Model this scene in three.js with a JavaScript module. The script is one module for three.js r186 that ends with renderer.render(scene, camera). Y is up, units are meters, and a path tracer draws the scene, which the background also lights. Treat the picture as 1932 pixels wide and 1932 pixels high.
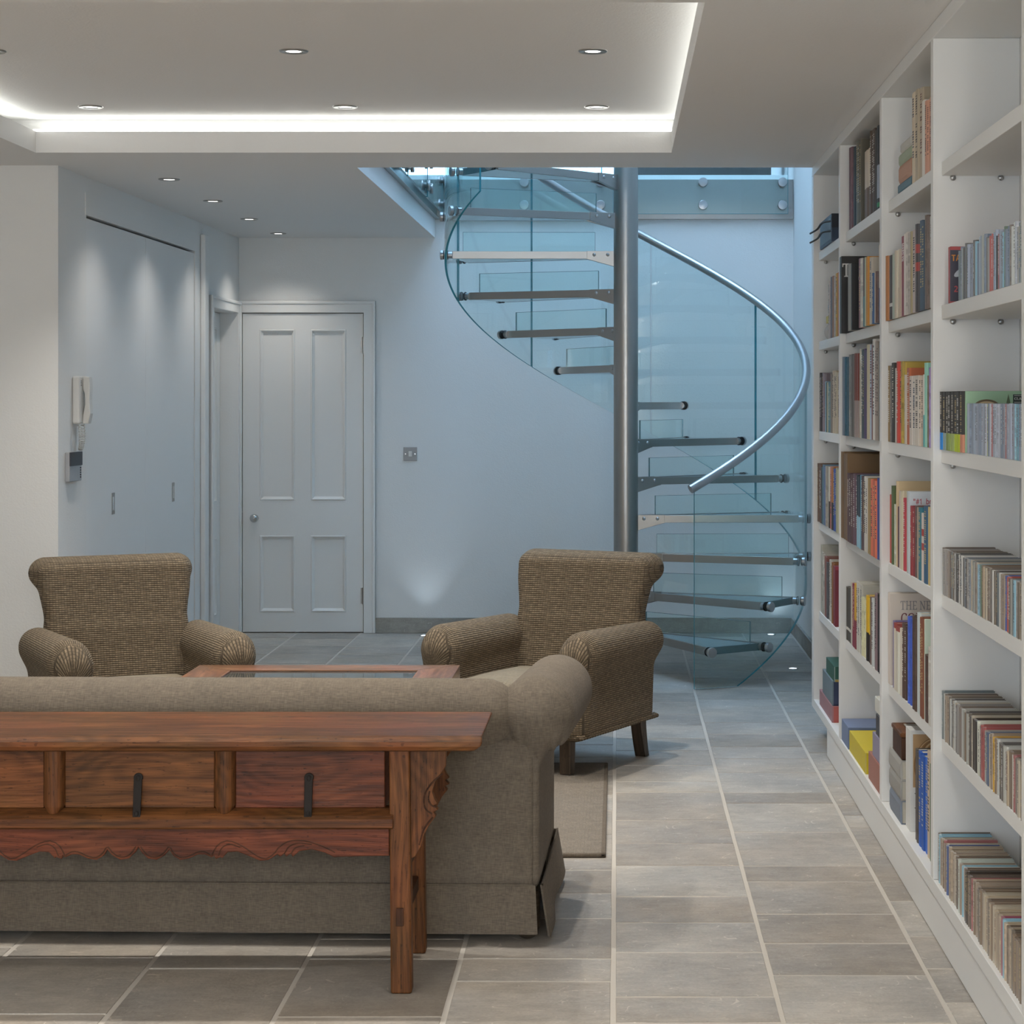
import * as THREE from 'three';
import { mergeGeometries } from 'three/addons/utils/BufferGeometryUtils.js';
import { RoundedBoxGeometry } from 'three/addons/geometries/RoundedBoxGeometry.js';
import { RectAreaLightUniformsLib } from 'three/addons/lights/RectAreaLightUniformsLib.js';

// ---------------------------------------------------------------- camera, sky, exposure
const scene = new THREE.Scene();
const FOCAL = 3850, FRAME = 1932;                       // focal length for a 1932 pixel frame
const camera = new THREE.PerspectiveCamera(2 * Math.atan(FRAME / 2 / FOCAL) * 180 / Math.PI, 1, 0.1, 80);
camera.position.set(0, 1.465, 0);                       // looking along -z, lens shifted up and to the side
camera.setViewOffset(FRAME, FRAME, -197, 209, FRAME, FRAME);
scene.add(camera);
scene.background = new THREE.Color().setRGB(2.1, 3.25, 4.8);   // even daylight above the stairwell rooflight
const renderer = new THREE.WebGLRenderer({ antialias: true });
renderer.toneMapping = THREE.LinearToneMapping;
renderer.toneMappingExposure = 1.5;
renderer.shadowMap.enabled = true;
RectAreaLightUniformsLib.init();
const LAMP = new THREE.Color().setRGB(1.0, 0.955, 0.885);       // halogen downlights
const COVE = new THREE.Color().setRGB(0.97, 1.0, 0.965);        // fluorescent cove strips
const SPOT_POWER = 4.2, PENDANT_POWER = 3.2, HALL_POWER = 0.85, COVE_POWER = 6, FLOOR_POWER = 0.12;

// ---------------------------------------------------------------- helpers
let seedState = 1234567;
const rnd = () => { seedState = (seedState * 1664525 + 1013904223) >>> 0; return seedState / 4294967296; };
const rr = (a, b) => a + (b - a) * rnd();
const V = (x, y, z) => new THREE.Vector3(x, y, z);
const used = new Map();
function numbered(name) {
  const n = used.get(name) ?? 0; used.set(name, n + 1);
  return n ? `${name}_${String(n).padStart(3, '0')}` : name;
}
function tag(o, label, category, group) { o.userData.label = label; o.userData.category = category; if (group) o.userData.group = group; return o; }
function thing(name, label, category, pos = [0, 0, 0], turn = 0, group) {
  const o = new THREE.Group(); o.name = numbered(name); o.position.set(...pos); o.rotation.y = turn; scene.add(o);
  return tag(o, label, category, group);
}
function mk(name, geo, mat, parent = scene) {
  const m = new THREE.Mesh(geo, mat); m.name = parent === scene ? numbered(name) : name;
  m.castShadow = m.receiveShadow = true; parent.add(m); return m;
}
function struct(name, geo, mat, parent = scene) { const m = mk(name, geo, mat, parent); if (parent === scene) m.userData.kind = 'structure'; return m; }
const flat = (g) => (g.index ? g.toNonIndexed() : g);
const merge = (list) => { const l = list.map((g) => { const f = flat(g); for (const k of Object.keys(f.attributes)) if (!['position', 'normal', 'uv'].includes(k)) f.deleteAttribute(k); f.morphAttributes = {}; return f; }); return l.length === 1 ? l[0] : mergeGeometries(l); };
// uv in metres from the dominant axis of every face
function boxUV(g0, rot = false, off = [0, 0]) {
  const g = flat(g0), p = g.attributes.position, n = p.count, uv = new Float32Array(n * 2);
  const a = V(), b = V(), c = V(), e = V();
  for (let i = 0; i < n; i += 3) {
    a.fromBufferAttribute(p, i); b.fromBufferAttribute(p, i + 1); c.fromBufferAttribute(p, i + 2);
    e.copy(b).sub(a).cross(c.clone().sub(a));
    const ax = Math.abs(e.x), ay = Math.abs(e.y), az = Math.abs(e.z);
    [a, b, c].forEach((q, k) => {
      let u, v;
      if (ax >= ay && ax >= az) { u = q.z; v = q.y; } else if (ay >= az) { u = q.x; v = q.z; } else { u = q.x; v = q.y; }
      if (rot) [u, v] = [v, u];
      uv[(i + k) * 2] = u + off[0]; uv[(i + k) * 2 + 1] = v + off[1];
    });
  }
  g.setAttribute('uv', new THREE.BufferAttribute(uv, 2)); return g;
}
const box = (x0, x1, y0, y1, z0, z1) => boxUV(new THREE.BoxGeometry(Math.abs(x1 - x0), Math.abs(y1 - y0), Math.abs(z1 - z0)).translate((x0 + x1) / 2, (y0 + y1) / 2, (z0 + z1) / 2));
const rbox = (x0, x1, y0, y1, z0, z1, r = 0.004, s = 2, rot = false, off) => boxUV(new RoundedBoxGeometry(Math.abs(x1 - x0), Math.abs(y1 - y0), Math.abs(z1 - z0), s, r).translate((x0 + x1) / 2, (y0 + y1) / 2, (z0 + z1) / 2), rot, off);
const cyl = (r0, r1, h, n = 24) => new THREE.CylinderGeometry(r0, r1, h, n);
const tube = (pts, r, seg = 40, rad = 10, closed = false) => new THREE.TubeGeometry(new THREE.CatmullRomCurve3(pts, closed), seg, r, rad, closed);
const lathe = (pts, n = 32) => new THREE.LatheGeometry(pts.map(([x, y]) => new THREE.Vector2(x, y)), n);
function extrude(pts, depth, bevel = 0, holes = [], curve = 6) {
  const s = pts instanceof THREE.Shape ? pts : new THREE.Shape(pts.map(([x, y]) => new THREE.Vector2(x, y)));
  for (const h of holes) s.holes.push(new THREE.Path(h.map(([x, y]) => new THREE.Vector2(x, y))));
  return new THREE.ExtrudeGeometry(s, { depth, bevelEnabled: bevel > 0, bevelThickness: bevel, bevelSize: bevel, bevelOffset: -bevel, bevelSegments: 2, curveSegments: curve });
}
// naive surface nets: a closed smooth mesh of the zero set of f
function nets(f, lo, hi, cell, uvFn) {
  const nx = Math.ceil((hi[0] - lo[0]) / cell) + 1, ny = Math.ceil((hi[1] - lo[1]) / cell) + 1, nz = Math.ceil((hi[2] - lo[2]) / cell) + 1;
  const val = new Float32Array(nx * ny * nz), id = new Int32Array(nx * ny * nz).fill(-1), at = (i, j, k) => i + nx * (j + ny * k);
  for (let k = 0; k < nz; k++) for (let j = 0; j < ny; j++) for (let i = 0; i < nx; i++) val[at(i, j, k)] = f(lo[0] + i * cell, lo[1] + j * cell, lo[2] + k * cell);
  const vs = [], E = [[0, 1], [2, 3], [4, 5], [6, 7], [0, 2], [1, 3], [4, 6], [5, 7], [0, 4], [1, 5], [2, 6], [3, 7]];
  const c = new Float64Array(8);
  for (let k = 0; k < nz - 1; k++) for (let j = 0; j < ny - 1; j++) for (let i = 0; i < nx - 1; i++) {
    let neg = 0;
    for (let m = 0; m < 8; m++) { c[m] = val[at(i + (m & 1), j + ((m >> 1) & 1), k + (m >> 2))]; if (c[m] < 0) neg++; }
    if (neg === 0 || neg === 8) continue;
    let x = 0, y = 0, z = 0, n = 0;
    for (const [p, q] of E) if ((c[p] < 0) !== (c[q] < 0)) { const t = c[p] / (c[p] - c[q]); x += (p & 1) + t * ((q & 1) - (p & 1)); y += ((p >> 1) & 1) + t * (((q >> 1) & 1) - ((p >> 1) & 1)); z += (p >> 2) + t * ((q >> 2) - (p >> 2)); n++; }
    id[at(i, j, k)] = vs.length; vs.push([lo[0] + (i + x / n) * cell, lo[1] + (j + y / n) * cell, lo[2] + (k + z / n) * cell]);
  }
  const h = cell * 0.35, nrm = vs.map((v) => {
    const g = () => V(f(v[0] + h, v[1], v[2]) - f(v[0] - h, v[1], v[2]), f(v[0], v[1] + h, v[2]) - f(v[0], v[1] - h, v[2]), f(v[0], v[1], v[2] + h) - f(v[0], v[1], v[2] - h)).divideScalar(2 * h);
    for (let it = 0; it < 2; it++) { const q = g(), l = q.lengthSq(); if (l > 0.05) { const d = Math.max(-cell, Math.min(cell, f(...v) / l)); v[0] -= q.x * d; v[1] -= q.y * d; v[2] -= q.z * d; } }
    return g().normalize();
  });
  const P = [], N = [], U = [];
  const tri = (a, b, d) => {
    const A = vs[a], B = vs[b], D = vs[d], ux = B[0] - A[0], uy = B[1] - A[1], uz = B[2] - A[2], wx = D[0] - A[0], wy = D[1] - A[1], wz = D[2] - A[2];
    const ex = Math.abs(uy * wz - uz * wy), ey = Math.abs(uz * wx - ux * wz), ez = Math.abs(ux * wy - uy * wx);
    for (const q of [a, b, d]) {
      const v = vs[q]; P.push(...v); N.push(nrm[q].x, nrm[q].y, nrm[q].z);
      U.push(...(uvFn ? uvFn(v[0], v[1], v[2], nrm[q]) : ex >= ey && ex >= ez ? [v[2], v[1]] : ey >= ez ? [v[0], v[2]] : [v[0], v[1]]));
    }
  };
  for (let k = 1; k < nz - 1; k++) for (let j = 1; j < ny - 1; j++) for (let i = 1; i < nx - 1; i++) {
    const v0 = val[at(i, j, k)] < 0;
    for (const [di, dj, dk, q] of [[1, 0, 0, [[0, 0, 0], [0, -1, 0], [0, -1, -1], [0, 0, -1]]], [0, 1, 0, [[0, 0, 0], [0, 0, -1], [-1, 0, -1], [-1, 0, 0]]], [0, 0, 1, [[0, 0, 0], [-1, 0, 0], [-1, -1, 0], [0, -1, 0]]]]) {
      const v1 = val[at(i + di, j + dj, k + dk)] < 0; if (v0 === v1) continue;
      const s = q.map(([a, b, d]) => id[at(i + a, j + b, k + d)]); if (s.some((w) => w < 0)) continue;
      if (!v0) { tri(s[0], s[2], s[1]); tri(s[0], s[3], s[2]); } else { tri(s[0], s[1], s[2]); tri(s[0], s[2], s[3]); }
    }
  }
  const g = new THREE.BufferGeometry();
  g.setAttribute('position', new THREE.Float32BufferAttribute(P, 3)); g.setAttribute('normal', new THREE.Float32BufferAttribute(N, 3)); g.setAttribute('uv', new THREE.Float32BufferAttribute(U, 2));
  return g;
}
const sdBox = (x, y, z, cx, cy, cz, hx, hy, hz, r) => {
  const a = Math.abs(x - cx) - hx + r, b = Math.abs(y - cy) - hy + r, c = Math.abs(z - cz) - hz + r;
  return Math.hypot(Math.max(a, 0), Math.max(b, 0), Math.max(c, 0)) + Math.min(Math.max(a, b, c), 0) - r;
};
const sdCap = (x, y, z, a, b, ra, rb = ra) => {
  const bx = b[0] - a[0], by = b[1] - a[1], bz = b[2] - a[2];
  const t = Math.max(0, Math.min(1, ((x - a[0]) * bx + (y - a[1]) * by + (z - a[2]) * bz) / (bx * bx + by * by + bz * bz)));
  return Math.hypot(x - a[0] - bx * t, y - a[1] - by * t, z - a[2] - bz * t) - (ra + (rb - ra) * t);
};
const smin = (a, b, k) => { const h = Math.max(k - Math.abs(a - b), 0) / k; return Math.min(a, b) - h * h * k * 0.25; };
const sstep = (a, b, t) => { t = Math.max(0, Math.min(1, (t - a) / (b - a))); return t * t * (3 - 2 * t); };

// ---------------------------------------------------------------- computed textures
function noiseGrid(n, seed) { let s = seed >>> 0 || 1; const g = new Float32Array(n * n); for (let i = 0; i < n * n; i++) { s = (s * 1664525 + 1013904223) >>> 0; g[i] = s / 4294967296; } return g; }
function tileNoise(seed, fx, fy) {           // value noise, periodic over 0..1
  const g = noiseGrid(256, seed);
  return (u, v) => {
    const x = (u - Math.floor(u)) * fx, y = (v - Math.floor(v)) * fy, i = Math.floor(x), j = Math.floor(y);
    let a = x - i, b = y - j; a = a * a * (3 - 2 * a); b = b * b * (3 - 2 * b);
    const q = (m, n) => g[((m % fx) & 255) + 256 * ((n % fy) & 255)];
    return (q(i, j) * (1 - a) + q(i + 1, j) * a) * (1 - b) + (q(i, j + 1) * (1 - a) + q(i + 1, j + 1) * a) * b;
  };
}
function pixels(w, h, fn, srgb = true) {
  const d = new Uint8Array(w * h * 4);
  for (let j = 0; j < h; j++) for (let i = 0; i < w; i++) {
    const c = fn((i + 0.5) / w, (j + 0.5) / h), o = (j * w + i) * 4;
    if (typeof c === 'number') d[o] = d[o + 1] = d[o + 2] = Math.max(0, Math.min(255, c * 255)); else { d[o] = Math.max(0, Math.min(255, c[0])); d[o + 1] = Math.max(0, Math.min(255, c[1])); d[o + 2] = Math.max(0, Math.min(255, c[2])); }
    d[o + 3] = 255;
  }
  const t = new THREE.DataTexture(d, w, h); t.wrapS = t.wrapT = THREE.RepeatWrapping; t.magFilter = t.minFilter = THREE.LinearFilter;
  if (srgb) t.colorSpace = THREE.SRGBColorSpace; t.needsUpdate = true; return t;
}
const per = (t, x, y = x) => { t.repeat.set(1 / x, 1 / y); return t; };   // one repeat every x by y metres
const std = (o) => new THREE.MeshStandardMaterial(o);
const phys = (o) => new THREE.MeshPhysicalMaterial(o);
const lin = (r, g, b) => new THREE.Color().setRGB(r, g, b);

const nA = tileNoise(11, 6, 6), nB = tileNoise(12, 24, 24), nC = tileNoise(13, 96, 96), nD = tileNoise(14, 220, 220), nE = tileNoise(15, 12, 40), nF = tileNoise(16, 3, 3);
const plasterBump = per(pixels(256, 256, (u, v) => 0.5 * nC(u, v) + 0.3 * nD(u, v) + 0.2 * nB(u, v), false), 0.5);
// limestone: mottling, pale scratches, dark pits
const stoneMap = per(pixels(1024, 1024, (u, v) => {
  const w = u + 0.03 * nB(v, u), m = 0.55 * nA(u, v) + 0.3 * nB(w, v) + 0.15 * nC(u, v), gr = nD(u, v) - 0.5, fine = nE(u * 3, v * 3) - 0.5;
  let k = 0.80 + 0.20 * (m - 0.5) + 0.05 * gr + 0.05 * fine;
  const vein = Math.abs(nE(w, v + 0.04 * nB(u, v)) - 0.5); if (vein < 0.012 && nB(v, w) > 0.6) k += 0.13;
  if (nC(u + 0.3, v) > 0.93 && nB(u, v + 0.2) > 0.55) k += 0.1;
  if (nD(u, v + 0.3) > 0.975) k -= 0.14;
  const warm = nA(v + 0.2, u) - 0.5;
  return [255 * (k + 0.025 * warm), 255 * k, 255 * (k - 0.035 * warm)];
}), 1.1);
const stoneBump = per(pixels(512, 512, (u, v) => 0.5 * nB(u, v) + 0.3 * nC(u, v) + 0.2 * nD(u, v), false), 0.8);
// timber: long grain along u, with pores and worn patches
const wn1 = tileNoise(21, 5, 60), wn2 = tileNoise(22, 20, 200), wn3 = tileNoise(23, 4, 7), wn4 = tileNoise(24, 60, 220);
const woodMap = per(pixels(1024, 1024, (u, v) => {
  const bend = 0.035 * wn3(u, v), ring = 0.5 + 0.5 * Math.sin(2 * Math.PI * (9 * (v + bend) + 2.4 * wn3(u, v + 0.3)) * 2);
  let k = 0.66 + 0.2 * (wn1(u, v + bend) - 0.5) + 0.16 * (wn2(u, v + bend) - 0.5) + 0.09 * (ring - 0.5) + 0.18 * (wn3(u + 0.4, v) - 0.5);
  if (wn4(u, v) > 0.9) k -= 0.16; if (wn2(u + 0.2, v) > 0.93) k -= 0.12;
  const red = wn3(v, u) - 0.5;
  return [255 * (k + 0.04 * red), 255 * (k - 0.03 * red) * 0.985, 255 * (k - 0.02 * red) * 0.97];
}), 0.9, 0.5);
const woodBump = per(pixels(512, 512, (u, v) => 0.5 * wn2(u, v) + 0.3 * wn1(u, v) + 0.2 * (wn4(u, v) > 0.85 ? 0 : 1), false), 0.9, 0.5);
// chenille: rows of plump pale dashes on a dark ground
const cn = tileNoise(31, 90, 24), cn2 = tileNoise(32, 8, 8), cn3 = tileNoise(33, 128, 128);
const weave = (u, v) => {
  const rows = 14, y = v * rows, j = Math.floor(y), fy = y - j, cols = 10, x = u * cols + 0.12 * cn(u, v), fx = x - Math.floor(x);
  const ry = Math.sin(Math.PI * fy), rx = Math.min(1, 2.6 * Math.sin(Math.PI * fx));
  return [Math.max(0, ry) * (0.3 + 0.7 * Math.max(0, rx)), (Math.floor(x) * 7 + j * 5) % 9 / 9];
};
const weaveMap = per(pixels(512, 512, (u, v) => {
  const [h, t] = weave(u, v), k = (0.42 + 0.40 * h * (0.75 + 0.45 * t)) * (0.93 + 0.14 * cn2(u, v)) + 0.12 * (cn3(u, v) - 0.5);
  return [255 * k, 255 * k * 0.935, 255 * k * 0.84];
}), 0.115);
const weaveBump = per(pixels(512, 512, (u, v) => weave(u, v)[0] * 0.8 + 0.2 * cn3(u, v), false), 0.115);
// linen
const ln1 = tileNoise(41, 200, 30), ln2 = tileNoise(42, 30, 200), ln3 = tileNoise(43, 10, 10);
const linenMap = per(pixels(512, 512, (u, v) => { const k = 0.86 + 0.10 * (ln1(u, v) - 0.5) + 0.14 * (ln2(u, v) - 0.5) + 0.05 * (ln3(u, v) - 0.5); return [255 * k, 255 * k, 255 * k]; }), 0.3);
const linenBump = per(pixels(512, 512, (u, v) => 0.5 * ln1(u, v) + 0.5 * ln2(u, v), false), 0.3);
// brushed steel: fine streaks along u
const sn1 = tileNoise(51, 3, 250), sn2 = tileNoise(52, 8, 60);
const brushRough = per(pixels(256, 512, (u, v) => 0.8 + 0.12 * (sn1(u, v) - 0.5) + 0.1 * (sn2(u, v) - 0.5), false), 0.4, 0.25);

// ---------------------------------------------------------------- materials
const M = {
  wall: std({ color: lin(0.80, 0.80, 0.785), roughness: 0.93, bumpMap: plasterBump, bumpScale: 0.0006 }),
  ceiling: std({ color: lin(0.80, 0.79, 0.775), roughness: 0.95, bumpMap: plasterBump, bumpScale: 0.0006 }),
  paint: std({ color: lin(0.79, 0.79, 0.775), roughness: 0.5, bumpMap: plasterBump, bumpScale: 0.0002 }),
  satin: phys({ color: lin(0.79, 0.79, 0.78), roughness: 0.42 }),
  shelf: std({ color: lin(0.80, 0.80, 0.785), roughness: 0.5 }),
  dark: std({ color: lin(0.02, 0.02, 0.022), roughness: 0.6 }),
  grout: std({ color: lin(0.55, 0.51, 0.455), roughness: 0.95, bumpMap: stoneBump, bumpScale: 0.001 }),
  skirting: std({ color: lin(0.56, 0.53, 0.47), map: stoneMap, roughness: 0.7, bumpMap: stoneBump, bumpScale: 0.0008 }),
  steel: std({ color: lin(0.36, 0.35, 0.335), metalness: 1, roughness: 0.42, roughnessMap: brushRough }),
  polished: std({ color: lin(0.44, 0.45, 0.46), metalness: 1, roughness: 0.28 }),
  chrome: std({ color: lin(0.62, 0.62, 0.62), metalness: 1, roughness: 0.16 }),
  rubber: std({ color: lin(0.012, 0.014, 0.016), roughness: 0.5 }),
  glass: phys({ color: lin(0.925, 0.982, 0.984), roughness: 0.02, transmission: 1, thickness: 0, ior: 1.5 }),
  riser: phys({ color: lin(0.92, 0.98, 0.98), roughness: 0.02, transmission: 1, thickness: 0, ior: 1.5 }),
  tread: phys({ color: lin(0.13, 0.27, 0.32), roughness: 0.1, transmission: 0.45, thickness: 0, ior: 1.5 }),
  treadEdge: phys({ color: lin(0.09, 0.17, 0.19), roughness: 0.15, transmission: 0.2, thickness: 0, ior: 1.5 }),
  faintEdge: phys({ color: lin(0.36, 0.55, 0.58), roughness: 0.1, transmission: 0.7, thickness: 0, ior: 1.5 }),
  glassEdge: phys({ color: lin(0.05, 0.30, 0.36), roughness: 0.15, transmission: 0.25, thickness: 0, ior: 1.5 }),
  pane: phys({ color: lin(0.97, 0.985, 0.98), roughness: 0.0, transmission: 1, thickness: 0, ior: 1.5 }),
  linen: std({ color: lin(0.235, 0.192, 0.146), map: linenMap, roughness: 0.95, bumpMap: linenBump, bumpScale: 0.0007 }),
  chenille: std({ color: lin(0.43, 0.38, 0.315), map: weaveMap, roughness: 0.95, bumpMap: weaveBump, bumpScale: 0.0024 }),
  cushion: std({ color: lin(0.34, 0.285, 0.205), map: linenMap, roughness: 0.95, bumpMap: linenBump, bumpScale: 0.001 }),
  elm: phys({ specularIntensity: 0.45, color: lin(0.34, 0.128, 0.042), map: woodMap, roughness: 0.5, bumpMap: woodBump, bumpScale: 0.0007 }),
  elmRed: phys({ specularIntensity: 0.5, color: lin(0.29, 0.086, 0.038), map: woodMap, roughness: 0.46, bumpMap: woodBump, bumpScale: 0.0007 }),
  elmDark: phys({ specularIntensity: 0.4,  color: lin(0.15, 0.06, 0.03), map: woodMap, roughness: 0.5, bumpMap: woodBump, bumpScale: 0.0006 }),
  cherry: phys({ color: lin(0.50, 0.235, 0.125), map: woodMap, roughness: 0.3, bumpMap: woodBump, bumpScale: 0.0002 }),
  legWood: std({ color: lin(0.17, 0.125, 0.085), map: woodMap, roughness: 0.5 }),
  iron: phys({ color: lin(0.022, 0.018, 0.016), roughness: 0.7, specularIntensity: 0.4 }),
  smoked: phys({ color: lin(0.05, 0.06, 0.06), roughness: 0.03, ior: 1.55 }),
  plastic: std({ color: lin(0.72, 0.71, 0.68), roughness: 0.35 }),
};
const stoneTones = [[0.61, 0.55, 0.475], [0.66, 0.60, 0.525], [0.55, 0.49, 0.42], [0.70, 0.645, 0.57]].map((c) => std({ color: lin(...c), map: stoneMap, roughness: 0.52, bumpMap: stoneBump, bumpScale: 0.0012 }));

// ================================================================ THE SETTING
// distances below are "d": metres in front of the camera (z = -d)
const CEIL = 2.498, UPPER = 2.918, BACK = 12.905, RIGHT = 1.12;
const WELL = { x0: -1.146, x1: RIGHT, d0: 9.02, d1: BACK }, COF = { x0: -2.413, x1: 0.229, d0: 5.286, d1: 8.48 };
const slab = (x0, x1, y0, y1, d0, d1) => box(x0, x1, y0, y1, -d1, -d0);

// floor: grout bed with limestone flags of one width and random lengths
const floor = struct('floor', slab(-4.3, 1.3, -0.2, -0.0016, -2.2, 13.3), M.grout);
{
  const known = {
    0: [13.0, 12.55, 12.22, 11.78, 11.42, 10.96, 10.66, 10.25, 9.93, 9.55, 9.22, 8.86, 8.55, 8.21, 7.857, 7.646, 7.132, 6.76, 6.438, 6.034, 5.734, 5.423, 5.018, 4.808, 4.4],
    1: [13.0, 12.71, 12.3, 11.9, 11.55, 11.12, 10.8, 10.44, 10.02, 9.72, 9.3, 8.98, 8.65, 8.356, 8.05, 7.636, 7.437, 6.937, 6.431, 6.225, 5.829, 5.516, 5.208, 4.804, 4.45],
    2: [13.0, 12.6, 12.2, 11.85, 11.4, 11.05, 10.7, 10.3, 9.95, 9.6, 9.2, 8.85, 8.5, 8.1, 7.75, 7.414, 7.217, 7.001, 6.587, 5.981, 5.584, 5.271, 4.971, 4.5],
    '-1': [13.0, 12.6, 12.1, 11.7, 11.35, 10.9, 10.5, 10.2, 9.8, 9.5, 9.1, 8.7, 8.4, 8.0, 7.6, 7.3, 6.9, 6.6, 6.38, 6.077, 5.779, 5.363, 5.153, 4.75, 4.4],
    '-2': [13.0, 12.65, 12.3, 11.8, 11.4, 11.0, 10.7, 10.3, 9.9, 9.55, 9.1, 8.75, 8.4, 8.0, 7.6, 7.2, 6.8, 6.4, 6.0, 5.554, 5.356, 4.854, 4.5],
    '-3': [13.0, 12.5, 12.2, 11.75, 11.3, 11.0, 10.6, 10.2, 9.85, 9.4, 9.0, 8.7, 8.3, 7.9, 7.5, 7.1, 6.7, 6.3, 5.9, 5.62, 5.266, 4.78, 4.4],
    '-4': [13.0, 12.6, 12.15, 11.8, 11.4, 10.95, 10.6, 10.2, 9.8, 9.4, 9.0, 8.6, 8.2, 7.8, 7.4, 7.0, 6.6, 6.2, 5.8, 5.37, 4.876, 4.5],
  };
  for (let k = -7; k <= 2; k++) {
    let cuts = known[k];
    if (!cuts) { cuts = [13.0]; while (cuts[cuts.length - 1] > 4.5) cuts.push(cuts[cuts.length - 1] - rr(0.32, 0.52)); }
    for (let i = 0; i + 1 < cuts.length; i++) {
      const x0 = -0.008 + 0.402 * k, x1 = k === 2 ? 1.1 : x0 + 0.402, g = 0.0045, a = x0 + g, b = x1 - g, n = -(cuts[i] - g * 0.8), f = -(cuts[i + 1] + g * 0.8), lift = rr(-0.0004, 0.0006);
      if (b < -2.5 && -n > 9.0) continue;
      const e = 0.003, jig = () => rr(-0.0014, 0.0014);
      const top = [[a + e + jig(), n + e + jig()], [b - e + jig(), n + e + jig()], [b - e + jig(), f - e + jig()], [a + e + jig(), f - e + jig()]], low = [[a, n], [b, n], [b, f], [a, f]];
      const P = [], q = (p, y) => [p[0], y, p[1]], tri = (...t) => t.forEach((v) => P.push(...v));
      const T = top.map((p) => q(p, lift)), L = low.map((p) => q(p, -0.004));
      tri(T[0], T[3], T[2]); tri(T[0], T[2], T[1]);
      for (let m = 0; m < 4; m++) { const o = (m + 1) % 4; tri(L[m], T[m], T[o]); tri(L[m], T[o], L[o]); }
      const geo = new THREE.BufferGeometry(); geo.setAttribute('position', new THREE.Float32BufferAttribute(P, 3)); geo.computeVertexNormals();
      mk('tile', boxUV(geo, false, [rnd(), rnd()]), stoneTones[Math.floor(rnd() * 4)], floor);
    }
  }
}

// ceiling slab with the stairwell hole and the coffer
{
  const c = 0.16, lip = 2.586, top = 2.655;
  const X0 = -4.3, X1 = 1.3, D0 = -2.2, D1 = 13.3;
  const ring = (y0, y1, h, d1) => [slab(X0, X1, y0, y1, D0, h.d0), slab(X0, h.x0, y0, y1, h.d0, h.d1), slab(h.x1, X1, y0, y1, h.d0, h.d1), slab(X0, X1, y0, y1, h.d1, d1)];
  const big = { x0: COF.x0 - c, x1: COF.x1 + c, d0: COF.d0 - c, d1: COF.d1 + c };
  struct('ceiling', merge([
    ...ring(CEIL, lip, COF, WELL.d0), ...ring(lip, top, big, WELL.d0), slab(X0, X1, top, UPPER, D0, WELL.d0),
    slab(X0, WELL.x0, CEIL, UPPER, WELL.d0, BACK + 0.2),
  ]), M.ceiling);
  struct('floor_upper', slab(X0, X1, 2.62, UPPER, BACK + 0.2, 16), M.wall);
  // cove strips: tubes lying on the ledge behind the lip
  const strips = [[(COF.x0 + COF.x1) / 2, COF.d1 + 0.105, COF.x1 - COF.x0 + 0.1, 0, 0], [(COF.x0 + COF.x1) / 2, COF.d0 - 0.105, COF.x1 - COF.x0 + 0.1, 0, 1],
    [COF.x1 + 0.105, (COF.d0 + COF.d1) / 2, COF.d1 - COF.d0 + 0.1, 1, 2], [COF.x0 - 0.105, (COF.d0 + COF.d1) / 2, COF.d1 - COF.d0 + 0.1, 1, 3]];
  const glow = std({ color: lin(0.8, 0.8, 0.8), emissive: COVE, emissiveIntensity: 1.6 });
  const names = ['far edge of the coffer', 'near edge of the coffer', 'right edge of the coffer', 'left edge of the coffer'];
  for (const [x, d, len, along, i] of strips) {
    const t = thing('cove_light', `hidden cove light strip along the ${names[i]}`, 'light', [x, lip, -d], along ? Math.PI / 2 : 0, 'cove light strips');
    mk('tray', box(-len / 2, len / 2, 0, 0.006, -0.02, 0.02), M.plastic, t);
    mk('tube', boxUV(cyl(0.008, 0.008, len - 0.02, 10).rotateZ(Math.PI / 2).translate(0, 0.016, 0)), glow, t);
    const l = new THREE.RectAreaLight(COVE, COVE_POWER, len - 0.05, 0.024); l.position.set(0, 0.03, 0); t.add(l);
    const inward = [[0, 1], [0, -1], [-1, 0], [1, 0]][i]; l.lookAt(x + 0.75 * inward[0], lip + 0.03 + 0.66, -d + 0.75 * inward[1]);
  }
}

// walls
const dropL = -0.0154;                                            // the hall wall runs very slightly off square
struct('wall_left', merge([slab(-4.3, -2.446, 0, CEIL, 8.94, 9.1)]), M.wall);
struct('wall_outer', slab(-4.5, -4.3, 0, 5.6, -2.2, 16), M.wall);
{ // far end of the room behind the viewer: glazed garden doors and the terrace outside
  const a = -1.9, b = -0.4, h = 2.2;
  struct('wall_rear', merge([slab(-4.5, a, 0, 5.6, -2.4, -2.2), slab(b, 1.3, 0, 5.6, -2.4, -2.2), slab(a, b, h, 5.6, -2.4, -2.2)]), M.wall);
  const g = struct('window_3', slab(a, b, 0.05, h, -2.306, -2.294), M.pane);
  for (const x of [a + 0.03, (a + b) / 2, b - 0.03]) mk('mullion', slab(x - 0.03, x + 0.03, 0, h, -2.33, -2.27), M.paint, g);
  struct('terrace', slab(-8, 5, -0.3, -0.02, -9, -2.4), M.skirting);
}
struct('wall_right', slab(RIGHT, 1.32, 0, 5.6, -2.2, 16), M.wall);
{ // back wall, with the opening of the panelled door
  const l = -2.3672, r = -1.5976, h = 2.024;
  struct('wall_back', merge([slab(-4.3, l, 0, CEIL, BACK, 13.1), slab(l, r, h, CEIL, BACK, 13.1), slab(r, WELL.x0, 0, CEIL, BACK, 13.1), slab(WELL.x0, RIGHT, 0, 2.866, BACK, 13.1), slab(l, r, 0, h, 13.06, 13.1)]), M.wall);
}
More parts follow.
